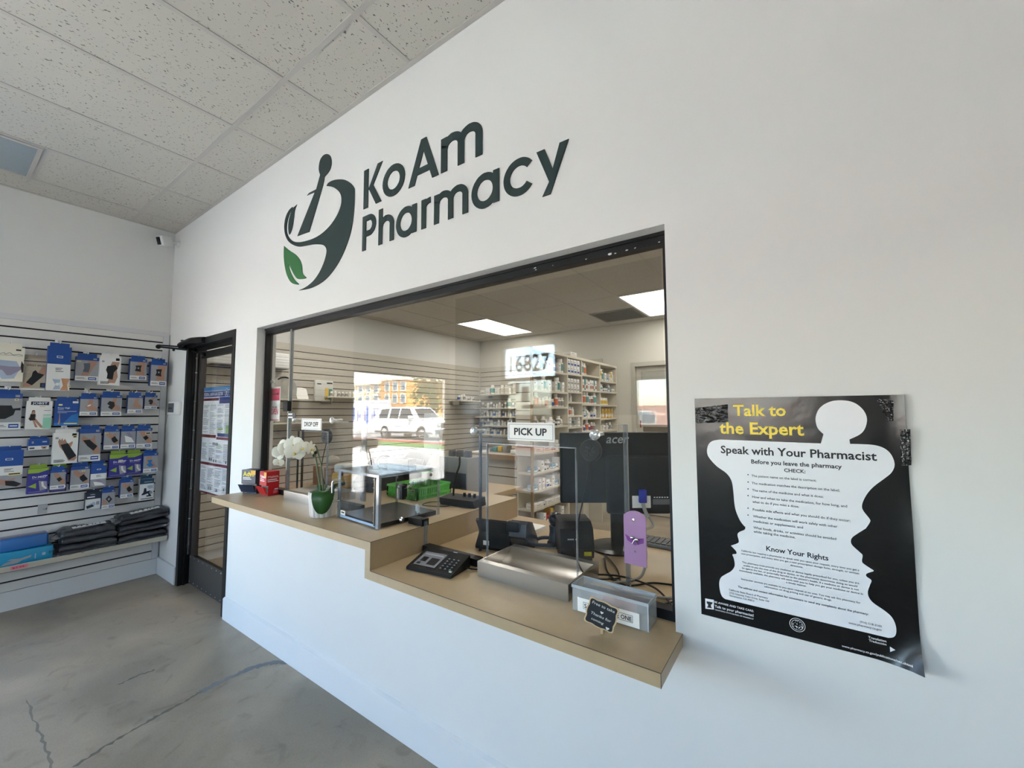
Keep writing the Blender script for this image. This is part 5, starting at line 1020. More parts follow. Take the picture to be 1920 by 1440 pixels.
m = MB(); n = 14; P_ = [(.06, .8-.0, 1.601)]+[(.06, .93+.13*math.cos(math.pi-math.pi*k/n)*1.05, 1.70+.14*math.sin(math.pi*k/n)) for k in range(n+1)]+[(.06, 1.06, 1.601)]; m.prism(P_, (.22, 0, 0), GB); part('body', m, t)
m = MB(); m.tube([(.281, .93+.1*math.cos(math.pi-math.pi*k/8), 1.735+.098*math.sin(math.pi*k/8)) for k in range(2, 7)], .008, BLKP, 6); part('handle', m, t)
t = thing('paper_stack', 'stack of white paper leaning beside the grey bin', 'papers', (.2, 1.13, 1.601)); m = MB(); m.prism([(.1, 1.085, 1.601), (.26, 1.085, 1.601), (.2, 1.085, 1.72), (.1, 1.085, 1.74)], (0, .13, 0), PAPER); part('sheets', m, t)
t = thing('document_pouch', 'clear pouch with yellow papers hanging on the left dispensary slatwall', 'pouch', (.2, 1.42, 1.58)); POU = mat('milky_pouch', '#c9c9c2', .3, coat=.4); m = MB(); m.rbox((.19, 1.305, 1.58), (.225, 1.535, 1.83), POU, .012); part('pouch', m, t)
m = MB(); m.box((.226, 1.43, 1.6), (.2275, 1.475, 1.74), LBL[4]).box((.226, 1.475, 1.6), (.2275, 1.52, 1.73), LBL[3]).box((.226, 1.45, 1.79), (.2275, 1.52, 1.805), INK).box((.226, 1.33, 1.78), (.2275, 1.38, 1.79), PSOFT); part('paper_insert', m, t)
m = MB(); m.box((.0205, 1.4, 1.79), (.19, 1.41, 1.8), CHROME); part('hanger', m, t)
t = gbox('supply_box', .62, .86, .25, .2, 1.3406, 1.40, mat('supply_green', '#3f8a3c', .5), 'green box on the lower left dispensary shelf')
m = MB(); m.box((.2502, .66, 1.355), (.251, .82, 1.38), mat('print_pale_green', '#9ccf90', .5)); part('printed_text', m, t)
# gondola shelving and the island cabinet it stands beside
gz = 2.11
t = thing('shelving_unit', 'tall cream shelving unit of medicine bays in the middle of the dispensary', 'shelving', (2.53, 3.36, 0))
m = MB(); m.box((2.44, 2.222, .0), (2.455, 4.52, gz), CREAM); part('back_panel', m, t)
ys_ = (2.97, 3.345, 3.905, 4.5)
for y in ys_: m = MB(); m.box((2.456, y, 0), (2.64, y+.02, gz), CREAM); part('divider', m, t)
m = MB(); m.box((2.456, 2.222, gz-.028), (2.645, 4.52, gz), CREAM); part('top_rail', m, t)
bays = [(2.222, 2.97, (1.894, 1.674, 1.504, 1.296, 1.03, .835, .655, .476, .29)), (2.99, 3.345, (1.90, 1.69, 1.566, 1.406, 1.272, 1.1, .9, .7, .5)), (3.365, 3.905, (1.914, 1.723, 1.546, 1.371, 1.2, 1.0, .8)), (3.925, 4.5, (1.872, 1.727, 1.54, 1.358, 1.192, 1.0, .8))]
for y0, y1, zs2 in bays:
    for z in zs2: m = MB(); m.box((2.456, y0, z-.02), (2.638, y1, z), CREAM); part('shelf', m, t)
ep = MB()
for k in range(12): zt_ = gz-.004-.0925*k; ep.box((2.44, 2.204, zt_-.085), (2.62, 2.2205, zt_), SLATB)
part('end_panel', ep, t, label='narrow beige slatted end panel'); m = MB(); m.box((2.621, 2.2, 0), (2.645, 2.221, gz), mat('oak_post', '#8f7a5c', .5)).box((2.44, 2.2125, 1.0), (2.62, 2.2215, gz-.003), mat('red_brown_slot', '#5b3a30', .8)); part('corner_post', m, t)
ct = thing('island_cabinet', 'slat fronted island cabinet with an oak edged worktop beside the tall shelving', 'cabinet', (2.1, 2.6, 0)); OAK = mat('oak_edge', '#9d8362', .5)
m = MB()
for k in range(11):
    zt_ = .948-.0875*k; m.box((1.80, 2.225, max(.01, zt_-.079)), (2.43, 2.24, zt_), SLATB)
part('slat_front', m, ct); m = MB(); m.box((1.805, 2.238, .01), (2.43, 2.245, .945), SLOTB); part('slot_backing', m, ct)
m = MB(); m.box((1.745, 2.19, .953), (2.437, 3.4, 1.0), OAK).box((1.75, 2.2, 1.0), (2.436, 3.39, 1.004), mat('worktop_beige', '#b9ab93', .45)); part('worktop', m, ct)
m = MB(); m.box((1.8, 2.25, 0), (1.82, 3.35, .952), SLATB).box((1.83, 3.33, 0), (2.43, 3.35, .952), SLATB); part('side_panel', m, ct)
def fill(bay, row, kinds, n=None, where='', x=2.585, ks=None, gap=.004):
    y0, y1, zs2 = bays[bay]; z = zs2[row]; y = y0+.03; WD = {'white bottle': .064, 'large bottle': .086, 'small bottle': .046, 'red labelled bottle': .072, 'yellow labelled bottle': .058, 'amber bottle': .056, 'white carton': .068, 'blue striped carton': .078, 'long white carton': .168, 'green carton': .036, 'red patterned carton': .052, 'yellow carton': .052, 'blue pack': .078, 'red pack': .088, 'small white carton': .047}
    up = [q for q in zs2 if q > z+.01]; room = (min(up) if up else gz-.008)-.02-z-.006
    i = 0
    while True:
        kd = kinds[i % len(kinds)]; wd = WD[kd]
        if y+wd > y1-.01 or (n and i >= n): break
        kk = 0 if kd == 'white carton' else (1 if kd == 'red labelled bottle' and row == 0 else None)
        stock(kd, where, x, y+wd/2, z, k=kk, hmax=room); y += wd+gap; i += 1
B0 = 'on the {} shelf of the bay nearest the window'
fill(0, 0, ['white bottle', 'white carton', 'large bottle'], None, B0.format('top'))
fill(0, 1, ['white carton', 'white bottle', 'white carton', 'large bottle'], None, B0.format('second'))
fill(0, 2, ['white bottle', 'red labelled bottle', 'white bottle'], None, B0.format('third'))
fill(0, 3, ['small white carton', 'white bottle', 'small bottle'], None, B0.format('fourth'))
fill(0, 4, ['long white carton', 'long white carton', 'small white carton', 'small white carton', 'white carton'], None, B0.format('counter-height'))
fill(0, 5, ['blue pack', 'small white carton', 'white carton', 'small white carton', 'small white carton', 'white bottle'], None, B0.format('first under-counter'))
fill(0, 6, ['blue pack', 'white carton', 'white carton', 'blue striped carton', 'small white carton', 'white carton'], None, B0.format('second under-counter'))
fill(0, 7, ['long white carton', 'small white carton', 'long white carton'], None, B0.format('third under-counter'))
fill(0, 8, ['long white carton', 'white carton', 'red pack', 'yellow carton'], None, B0.format('bottom'))
B1_ = 'on the {} shelf of the narrow carton bay'
y0, y1, zs2 = bays[1]
for z, kd, rows in ((1.90, 'blue striped carton', 2), (1.69, 'white carton', 2)):
    for r_ in range(rows):
        for k in range(4):
            stock(kd, B1_.format('top' if z > 1.8 else 'second')+(', upper layer' if r_ else ''), 2.58, y0+.045+k*.082, z+r_*(.085 if kd[0] == 'b' else .0765), k=0 if kd[0] == 'b' else 1)
fill(1, 2, ['white bottle', 'large bottle'], 2, B1_.format('third')); fill(1, 3, ['white bottle', 'amber bottle'], 3, B1_.format('fourth')); fill(1, 4, ['white carton', 'large bottle', 'white bottle'], None, B1_.format('fifth')); fill(1, 5, ['white bottle'], None, B1_.format('sixth'))
B2_ = 'on the {} shelf of the middle bay'
fill(2, 0, ['large bottle', 'red labelled bottle'], 2, B2_.format('top')); fill(2, 1, ['red patterned carton', 'green carton', 'red patterned carton', 'white carton', 'red patterned carton'], None, B2_.format('second')); fill(2, 2, ['white bottle', 'red labelled bottle', 'large bottle'], None, B2_.format('third')); fill(2, 3, ['blue striped carton', 'large bottle', 'white bottle', 'small bottle'], None, B2_.format('fourth')); fill(2, 4, ['red labelled bottle', 'white bottle'], None, B2_.format('fifth'))
B3_ = 'on the {} shelf of the far bay'
fill(3, 0, ['yellow carton', 'large bottle', 'white carton', 'blue pack', 'white carton'], None, B3_.format('top')); fill(3, 1, ['blue pack', 'white bottle', 'small white carton', 'small white carton'], None, B3_.format('second')); fill(3, 2, ['yellow labelled bottle'], 5, B3_.format('third')); fill(3, 3, ['small bottle', 'yellow carton', 'amber bottle', 'yellow carton'], None, B3_.format('fourth')); fill(3, 4, ['white bottle', 'small bottle'], None, B3_.format('fifth'))
o = stock('long white carton', 'on top of the tall shelving unit', 2.58, 3.15, gz, k=0)
# worktop clutter on the island
t = thing('wire_dish', 'green and yellow packs in a low tray on the island worktop', 'tray', (2.1, 2.45, 1.0046)); m = MB(); m.box((1.98, 2.36, 1.0046), (2.22, 2.5, 1.012), CGREY).box((1.98, 2.36, 1.012), (1.985, 2.5, 1.045), CGREY).box((2.215, 2.36, 1.012), (2.22, 2.5, 1.045), CGREY); part('tray', m, t)
for i, (x, cmt, nm) in enumerate(((2.03, LBL[3], 'green'), (2.1, LBL[4], 'yellow'), (2.17, LBL[5], 'grey'))):
    m = MB(); m.rbox((x-.028, 2.38, 1.0125), (x+.028, 2.48, 1.06+.01*i), cmt, .006); solid('medicine_pack', m, f'{nm} medicine pack in the low tray on the island worktop', 'pack')
m = MB(); m.prism([(1.8, 2.25, 1.0046), (1.95, 2.25, 1.0046), (1.95, 2.4, 1.0046), (1.8, 2.38, 1.0046)], (0, 0, .006), PAPER); solid('paper_sheet', m, 'white papers at the left end of the island worktop', 'papers')
m = MB(); m.rbox((2.3, 2.3, 1.0046), (2.4, 2.42, 1.05), WHITE, .01); solid('tape_dispenser', m, 'white plastic box at the right end of the island worktop', 'box')
# rear door with frame and glass, and the passage beyond it
d3 = thing('door_3', None, None, (3.31, 4.6, 0)); d3['kind'] = 'structure'; FR = mat('cream_door_frame', '#bdb9ae', .5)
m = MB(); m.box((2.835, 4.565, 0), (2.895, 4.71, 2.155), FR).box((3.725, 4.565, 0), (3.785, 4.71, 2.155), FR).box((2.895, 4.565, 2.095), (3.725, 4.71, 2.155), FR); part('door_frame', m, d3)
m = MB(); m.box((2.9, 4.62, .01), (2.97, 4.66, 2.09), FR).box((3.65, 4.62, .01), (3.72, 4.66, 2.09), FR).box((2.97, 4.62, 2.02), (3.65, 4.66, 2.09), FR).box((2.97, 4.62, .01), (3.65, 4.66, .9), FR); lf = part('door_leaf', m, d3)
m = MB(); pane(m, 2.97, 3.65, .9, 2.02, 4.635, (), .008, GLASS); part('pane', m, lf); m = MB(); m.box((2.94, 4.612, 1.22), (2.955, 4.619, 1.32), mat('red_plate', '#8e2b2b', .5)); part('push_plate', m, lf)
m = MB(); m.box((1.8, 6.3, 0), (4.9, 6.42, 2.6), WALLB).box((1.68, 4.72, 0), (1.8, 6.42, 2.6), WALLB).box((4.9, 4.72, 0), (5.02, 6.42, 2.6), WALLB); struct('wall_passage', m)
m = MB(); m.box((1.68, 4.71, 2.6), (5.02, 6.42, 2.7), TILEB); struct('ceiling', m); m = MB(); m.box((1.68, 4.71, -.12), (5.02, 6.42, 0), CONC); struct('floor', m)
troffer(2.6, 3.7, 5.1, 5.6, 2.6, PANELM, 'lit ceiling panel in the passage beyond the rear door')
t = thing('passage_rack', 'brown slatted rack in the passage seen through the rear door glass', 'rack', (3.1, 5.9, 0)); m = MB()
for k in range(11): m.box((2.3, 5.9, .1+.1*k), (3.9, 5.93, .185+.1*k), mat('rack_brown', '#857868', .6))
part('slat', m, t); m = MB(); m.box((2.3, 5.935, .0), (2.36, 5.97, 1.25), FR).box((3.84, 5.935, .0), (3.9, 5.97, 1.25), FR); part('post', m, t)
# ---- things on the inner part of the counters
# monitor seen from behind
t = thing('monitor', 'black computer monitor seen from behind at the right of the pick up window', 'monitor', (4.128, .61, ZL), YAW)
m = MB(); m.rbox((-.272, -.012, .215), (.272, .02, .545), BLKP, .006); part('panel', m, t, world=False)
m = MB(); m.rbox((-.06, -.045, .17), (.24, -.013, .44), mat('black_plastic_ribbed', '#0a0a0c', .6, spec=.3), .014); hs = part('rear_housing', m, t, world=False)
m = MB(); m.text('acer', (-.055, -.0126, .495), X, Z, mat('logo_silver', '#b9bbc0', .35), w=.105, bold=.012, shear=.25); part('logo', m, t, world=False)
m = MB(); m.rbox((-.035, -.012, .02), (.025, .016, .32), BLKP, .008); part('stand_column', m, t, world=False)
m = MB(); m.lathe([(.125, .001), (.125, .008), (.1, .016), (.03, .024), (0, .024)], (-.01, .02, 0), BLKS, 32); part('stand_base', m, t, world=False)
m = MB(); m.box((.055, -.0465, .20), (.14, -.0455, .255), WHITE).box((.15, -.0462, .215), (.23, -.0455, .24), mat('port_label_grey', '#5a5b60', .5)); 
for k in range(6): m.box((.155+.012*k, -.0466, .246), (.162+.012*k, -.0455, .25), WHITEINK)
part('port_plate', m, t, world=False)
cb = thing('video_cable', 'grey video cable with a blue plug hanging from the back of the monitor', 'cable', (4.3, .5, ZL)); PB = mat('plug_blue', '#1c2f9c', .4); GC = mat('cable_light_grey', '#8f8d88', .5)
Mm = Matrix.Translation((4.128, .61, ZL)) @ Matrix.Rotation(YAW, 4, 'Z')
m = MB(); m.M = Mm; m.rbox((.083, -.066, .225), (.118, -.0475, .285), PB, .004); part('plug', m, cb)
q0 = Mm @ Vector((.1, -.057, .225)); m = MB(); m.tube([q0+Vector((0, 0, -.001)), q0+Vector((.01, -.004, -.03)), q0+Vector((.025, -.008, -.06))], .009, GC, 8); part('plug_collar', m, cb)
m = MB(); m.tube(smooth_pts([q0+Vector((.012, -.004, -.035)), q0+Vector((.05, -.015, -.09)), (4.32, .38, .97), (4.345, .33, .9), (4.34, .29, .835), (4.30, .25, .816), (4.26, .2, .816), (4.3, .16, .816), (4.4, .17, .816), (4.47, .2, .816), (4.5, .3, .816)], 7), .0055, GC, 8); part('lead', m, cb)
for i, (L, r_) in enumerate((([(4.12, .46, .812), (4.2, .3, .812), (4.3, .22, .812), (4.38, .3, .812), (4.48, .33, .812)], .0035), ([(4.1, .5, .812), (4.22, .35, .812), (4.33, .14, .812), (4.45, .14, .812), (4.505, .25, .812)], .003), ([(4.05, .3, .812), (4.14, .22, .82), (4.26, .27, .82), (4.4, .24, .82), (4.49, .14, .812)], .0035))):
    m = MB(); m.tube(smooth_pts(L, 7), r_, BLKP, 6); solid('black_cable', m, ['thin black cable curving from the monitor base across the counter', 'thin black cable looping close behind the translucent box', 'thin black cable lying between the tray and the window corner'][i], 'cable')
# purple pouch hung on the inside of the glass
t = thing('vinyl_pouch', 'purple vinyl pouch with a silver bow clip hanging on the inside of the window', 'pouch', (4.385, .09, .94)); VIN = mat('purple_vinyl', '#b48ab6', .2, coat=.6); VIN2 = mat('purple_vinyl_dark', '#8d4a9c', .25, coat=.5)
m = MB(); x0, x1, z0, z1 = 4.348, 4.423, .941, 1.118; P_ = [(x0, .088, z0), (x1, .088, z0-.002), (x1, .088, z1-.025)]+[((x0+x1)/2+.0375*math.cos(math.pi*k/8), .088, z1-.025+.025*math.sin(math.pi*k/8)) for k in range(1, 8)]+[(x0, .088, z1-.025)]; m.prism(P_, (0, .006, 0), VIN); part('pouch', m, t)
m = MB(); cx, cz = (x0+x1)/2, 1.025; m.poly([(cx-.034, .0872, cz+.014), (cx-.008, .0872, cz), (cx+.03, .0872, cz+.008), (cx+.03, .0872, cz-.008), (cx, .0872, cz-.02), (cx-.026, .0872, cz-.006)], VIN2).ball((cx-.008, .085, cz+.004), .008, CHROME, 8, (1, .4, .7)).ball((cx+.008, .085, cz), .008, CHROME, 8, (1, .4, .7)).tube([(cx, .085, cz), (cx-.008, .086, cz-.014)], .0015, CHROME, 5).tube([(cx, .085, cz), (cx+.012, .086, cz-.016)], .0015, CHROME, 5); part('bow_clip', m, t)
m = MB(); m.lathe([(.006, 0), (.005, .003), (0, .004)], (cx-.003, .0875, z1-.03), CHROME, 12, (0, -1, 0)).lathe([(.003, 0), (0, .003)], (cx, .0875, .985), CHROME, 10, (0, -1, 0)); part('snap_button', m, t)
# desk phone from behind
t = thing('desk_phone', 'black desk phone seen from behind on the lower counter', 'phone', (3.68, .32, ZL), math.radians(12))
m = MB()
P_ = [(-.12, .10, .001), (-.115, .06, .03), (-.1, .02, .07), (-.13, -.015, .13), (-.125, -.03, .135), (-.105, -.02, .12), (-.07, -.04, .001)]
side = [(-.055, .001), (-.06, .012), (-.018, .07), (-.055, .13), (-.045, .138), (.02, .115), (.085, .03), (.1, .008), (.1, .001)]
m.prism([(-.13, y, z) for y, z in side], (.17, 0, 0), BLKP); part('body', m, t, world=False)
m = MB(); m.prism([(.042, y, z) for y, z in ((-.058, .075), (-.05, .13), (-.02, .14), (.03, .125), (.1, .035), (.11, .01), (.1, .001), (-.03, .001), (-.035, .06))], (.085, 0, 0), BLKS); part('handset_cradle', m, t, world=False)
m = MB(); m.rbox((.03, -.066, .095), (.095, -.03, .142), BLKP, .01); part('handset', m, t, world=False); m = MB(); m.box((-.09, -.0555, .02), (-.06, -.0535, .04), WHITE); part('label_sticker', m, t, world=False)
m = MB(); m.tube(smooth_pts([(.1, .08, .015), (.14, .12, .03), (.2, .13, .03), (.22, .1, .012), (.16, .07, .012), (.11, .06, .012)], 6), .009, BLKP, 8); part('cord', m, t, world=False)
t = thing('paper_stack', 'white papers lying behind the desk phone', 'papers', (3.62, .55, ZL)); m = MB(); m.box((3.46, .47, ZL+e0), (3.68, .7, ZL+.02), PAPER); part('sheets', m, t)
# receipt printer
t = thing('receipt_printer', 'black receipt printer with a yellow sticker beside the monitor stand', 'printer', (3.975, .44, ZL), YAW)
m = MB(); m.prism([(-.07, -.11, .014), (-.07, -.125, .06), (-.07, -.1, .135), (-.07, -.05, .155), (-.07, .1, .15), (-.07, .11, .02)], (.145, 0, 0), BLKP); part('body', m, t, world=False)
m = MB(); m.box((-.07, -.1, .001), (.07, .1, .0135), BLKS); part('foot_plate', m, t, world=False)
m = MB(); m.prism([(.0755, -.11, .05), (.0755, -.06, .13), (.0755, .09, .13), (.0755, .09, .05)], (.002, 0, 0), mat('printer_panel', '#23242a', .3)).box((-.04, -.1265, .095), (.0, -.124, .1), CGREY) ; part('side_panel', m, t, world=False)
m = MB(); m.add([(.03, -.126, .028), (.062, -.126, .028), (.062, -.1275, .046), (.03, -.1275, .046)], [(0, 1, 2, 3)], mat('sticker_yellow', '#d8cf3a', .4)); part('sticker', m, t, world=False)
# ball headed scanner
t = thing('barcode_scanner', 'black ball headed scanner on a stand between the phone and the receipt printer', 'scanner', (3.85, .5, ZL)); c = Vector((3.85, .5, ZL)); m = MB(); m.lathe([(.04, .001), (.04, .012), (.034, .02), (.028, .06), (.03, .09)], c, BLKP, 18); part('stand', m, t)
m = MB(); m.ball(c+Vector((.004, 0, .122)), .036, BLKS, 18, (1.05, 1, 1)); part('head', m, t)
# keyboard beyond the monitor
t = thing('keyboard', 'grey keyboard lying beyond the monitor', 'keyboard', (4.3, .74, ZL)); m = MB(); m.rbox((4.1, .72, ZL+e0), (4.5, .84, ZL+.018), mat('keyboard_grey', '#6f7073', .5), .004); part('body', m, t)
m = MB()
for j in range(5):
    for i in range(15): m.cb((4.118+.0262*i, .735+.022*j, ZL+.021), (.021, .017, .006), DG)
part('key', m, t)
# gooseneck intercom
t = thing('gooseneck_microphone', 'black gooseneck intercom base with two knobs at the edge of the upper counter', 'microphone', (3.235, .5, ZU)); Mg = Matrix.Translation((3.245, .5, ZU)) @ Matrix.Rotation(.12, 4, 'Z')
m = MB(); m.M = Mg; m.prism([(-.115, -.055, .001), (-.125, -.06, .04), (-.12, .06, .046), (-.11, .055, .001)], (.235, 0, 0), BLKP); part('base', m, t)
for k in range(3): m = MB(); m.M = Mg; m.lathe([(.009, .044), (.009, .062), (.007, .064)], (.0+.035*k, .02, 0), BLKP, 10); part('knob', m, t)
m = MB(); m.tube(smooth_pts([Mg @ Vector((-.07, .01, .042)), Mg @ Vector((-.065, .005, .09)), Mg @ Vector((-.03, -.02, .17)), Mg @ Vector((.02, -.06, .23)), Mg @ Vector((.05, -.1, .28))], 6), .0055, BLKP, 8); part('gooseneck', m, t)
m = MB(); m.tube(smooth_pts([Mg @ Vector((-.12, -.02, .01)), Mg @ Vector((-.2, -.05, .004)), Mg @ Vector((-.18, -.13, .004)), Mg @ Vector((-.06, -.1, .004)), Mg @ Vector((-.03, -.06, .008))], 6), .0025, BLKP, 6); part('cable', m, t)
# green basket
t = thing('plastic_basket', 'bright green slotted plastic basket on the upper counter behind the lockbox', 'basket', (2.82, .56, ZU)); GR = mat('basket_green', '#4fae3a', .35); x0, x1, y0, y1, h = 2.68, 2.96, .42, .7, .075
m = MB(); m.box((x0, y0, ZU+e0), (x1, y1, ZU+.006), GR)
for a, b in (((x0, y0), (x1, y0)), ((x1, y0), (x1, y1)), ((x1, y1), (x0, y1)), ((x0, y1), (x0, y0))):
    A, Bv = Vector((*a, 0)), Vector((*b, 0)); n_ = 18
    for k in range(n_+1): q = A.lerp(Bv, k/n_); m.cb((q.x, q.y, ZU+.006+h*.42), (.007, .007, h*.8), GR)
    for z0_, z1_ in ((h*.84, h), (.02, .03)): m.box((min(a[0], b[0])-.004, min(a[1], b[1])-.004, ZU+z0_), (max(a[0], b[0])+.004, max(a[1], b[1])+.004, ZU+z1_), GR)
part('basket', m, t)
# desk beyond the upper counter, with label printers and the organiser
t = thing('rear_desk', 'beige desk behind the upper counter carrying the label printers', 'desk', (2.1, 1.25, 0)); m = MB(); m.box((1.45, .93, .80), (2.95, 1.55, .84), LAM); part('top', m, t)
for x in (1.5, 2.86): m = MB(); m.box((x, .97, 0), (x+.04, 1.5, .7995), SLATB); part('side_panel', m, t)
PG = mat('printer_grey', '#b3b2ac', .45)
def label_printer(cx, cy, w_, d_, h, label, rz=0):
    t = thing('label_printer', label, 'printer', (cx, cy, .84), rz); m = MB(); n_ = 10
    P_ = [(-w_/2, -d_/2, .001), (-w_/2, -d_/2, h*.4)]+[(-w_/2, -d_/2+d_*.5*(1-math.cos(math.pi/2*k/n_)), h*.4+h*.6*math.sin(math.pi/2*k/n_)) for k in range(1, n_+1)]+[(-w_/2, d_/2, h*.9), (-w_/2, d_/2, .001)]
    m.prism(P_, (w_, 0, 0), PG); part('housing', m, t, world=False)
    m = MB(); f = -d_/2
    Q = [(-w_*.38, f-.001, h*.16), (w_*.38, f-.001, h*.16), (w_*.38, f-.001, h*.42)]+[(w_*.38, f-.004+d_*.5*(1-math.cos(a_)), h*.4+h*.6*math.sin(a_)+.003) for a_ in (.5, 1.0)]
    n2 = len(Q); m.add([(-w_*.38, f-.003, h*.16), (w_*.38, f-.003, h*.16), (w_*.38, f-.003, h*.42), (-w_*.38, f-.003, h*.42)], [(0, 1, 2, 3)], BLKP)
    L = []
    for k in range(7): a_ = 1.15*k/6; z_ = h*.4+h*.6*math.sin(a_); y_ = f+d_*.5*(1-math.cos(a_)); L += [(-w_*.38, y_-.003, z_+.002), (w_*.38, y_-.003, z_+.002)]
    m.add(L, [[2*k, 2*k+1, 2*k+3, 2*k+2] for k in range(6)], BLKS, True); part('open_front', m, t, world=False)
    m = MB(); m.lathe([(.045, -w_*.28), (.045, w_*.28)], (0, f+.03, h*.66), mat('roll_dark', '#3b3a3c', .5), 16, (1, 0, 0)); part('label_roll', m, t, world=False)
label_printer(2.28, 1.13, .36, .3, .29, 'pale grey label printer with a dark open front behind the lockbox')
label_printer(1.86, 1.15, .34, .3, .215, 'lower pale grey label printer left of the taller one')
t = thing('desk_organizer', 'grey desk organiser with three dark bottle tops on the rear desk', 'organiser', (2.7, 1.12, .84)); OG = mat('organiser_grey', '#8d8b88', .5)
m = MB(); m.box((2.56, 1.0, 1.0), (2.84, 1.24, 1.11), OG).box((2.56, 1.0, .8406), (2.57, 1.24, 1.0), OG).box((2.83, 1.0, .8406), (2.84, 1.24, 1.0), OG).box((2.57, 1.22, .8406), (2.83, 1.24, 1.0), BLKP); part('body', m, t)
for x in (2.62, 2.7, 2.78): m = MB(); m.lathe([(.03, .0006), (.03, .035), (.025, .05), (0, .052)], (x, 1.08, 1.11), mat('dark_grey_cap', '#55524f', .5), 14); solid('bottle_top', m, ['left dark bottle top on the grey organiser', 'middle dark bottle top on the grey organiser', 'right dark bottle top on the grey organiser'][int(round((x-2.62)/.08))], 'bottle', 'bottle tops on the organiser')
# left end of the upper counter, inside
t = thing('cardboard_box', 'brown cardboard box behind the red dispenser inside the window', 'box', (1.95, .55, ZU)); CB = mat('cardboard', '#8f7358', .8)
m = MB(); m.box((1.84, .4, ZU+e0), (2.08, .68, ZU+.13), CB); part('carton', m, t); m = MB(); m.box((1.95, .3992, ZU+.002), (1.985, .6808, ZU+.1308), TAN); part('tape_strip', m, t)
m = MB(); m.ball((1.93, .5, ZU+.17), .05, mat('cloth_beige', '#b5aa98', .8), 12, (1.2, 1, .72)); o = solid('cloth_bundle', m, 'beige cloth bundle lying on the cardboard box', 'cloth'); o.location.z = ZU+.1312
t = thing('yellow_bag', 'clear bag of yellow packs behind the drop off opening', 'bag', (2.2, .42, ZU)); m = MB(); m.rbox((2.14, .36, ZU+e0), (2.27, .5, ZU+.11), mat('bag_yellow', '#d9a91f', .3, coat=.5), .02, 3); part('packs', m, t); m = MB(); m.rbox((2.15, .37, ZU+.105), (2.26, .49, ZU+.17), POU, .02, 3); part('bag_top', m, t)
t = thing('document_scanner', 'black sloped document scanner behind the orchid', 'scanner', (2.44, .55, ZU)); m = MB(); m.prism([(2.32, .42, ZU+e0), (2.32, .42, ZU+.06), (2.32, .55, ZU+.19), (2.32, .66, ZU+.19), (2.32, .7, ZU+e0)], (.2, 0, 0), BLKP); part('body', m, t); m = MB(); m.box((2.34, .55, ZU+.1905), (2.5, .64, ZU+.196), DG); part('lid', m, t)
t = thing('green_topped_box', 'white box with a bright green stripe behind the drop off screen', 'box', (2.62, .74, ZU)); m = MB(); m.box((2.54, .72, ZU+e0), (2.665, .83, ZU+.13), CWHITE); part('carton', m, t); m = MB(); m.box((2.5395, .7195, ZU+.1), (2.6655, .8305, ZU+.115), GR); part('green_stripe', m, t)
t = thing('display_board', 'tall tapering white board standing on the rear desk behind the drop off screen', 'board', (2.02, 1.4, .84)); m = MB(); m.prism([(1.93, 1.42, .8406), (2.1, 1.42, .8406), (2.14, 1.45, 1.44), (1.9, 1.45, 1.44)], (0, .03, 0), WHITE); part('board', m, t)
# ================================================================ street seen mirrored in the window glass
GZ = -.12
PAVE = mat('pale_pavement', '#b5b2ab', .9, var=.1, vscale=.6); ASPH = mat('asphalt', '#8d8a86', .9, var=.12, vscale=1.2); GRASS = mat('verge_grass', '#5f8a3c', .95, var=.35, vscale=9)
m = MB(); m.box((-70, -80, GZ-.3), (40, -4.0, GZ), PAVE).box((-70, -4.0, GZ-.3), (-.14, 40, GZ), PAVE); struct('ground', m)
m = MB(); m.box((-70, -19.5, GZ+.002), (40, -13, GZ+.012), ASPH); struct('street', m)
m = MB(); m.box((-70, -13, GZ), (40, -12.7, GZ+.1), mat('kerb_red', '#b4584a', .8)); struct('kerb', m)
m = MB(); m.box((-16, -12.65, GZ), (-7, -11.2, GZ+.03), GRASS); o = solid('grass_verge', m, 'strip of green grass between the pavement and the kerb', 'grass'); o['kind'] = 'stuff'
# transom decal above the shop window: smoked film with paler lettering
FILM = glassy('smoked_window_film', (.12, .14, .13), .04, .3, '#8b9a90', .25); FILML = glassy('pale_decal_film', (.4, .43, .42), .04, .3, '#c3cdc6', .3)
t = thing('window_decal', 'smoked fanlight film with the pharmacy name above the left shop window', 'decal', (-.06, -2.725, 2.05)); m = MB(); m.box((-.064, -3.61, 2.05), (-.058, -1.84, 2.74), FILM); part('film', m, t)
m = MB(); m.text('KoAm', (-.066, -2.52, 2.42), -Y, Z, FILML, w=.6, bold=.02).text('Pharmacy', (-.066, -2.52, 2.16), -Y, Z, FILML, w=1.02, bold=.02); part('lettering', m, t)
m = MB()
for q in band(0, 0, (.2, .2), (.18, .18), 190, 380, 20): m.poly([(-.066, -2.22-u, 2.4+v) for u, v in q], FILML)
m.poly([(-.066, -2.15, 2.4), (-.066, -2.18, 2.38), (-.066, -2.36, 2.68), (-.066, -2.31, 2.69)], FILML).lathe([(0, 0), (.04, .0005)], (-.066, -2.345, 2.66), FILML, 12, (-1, 0, 0)); part('emblem', m, t)
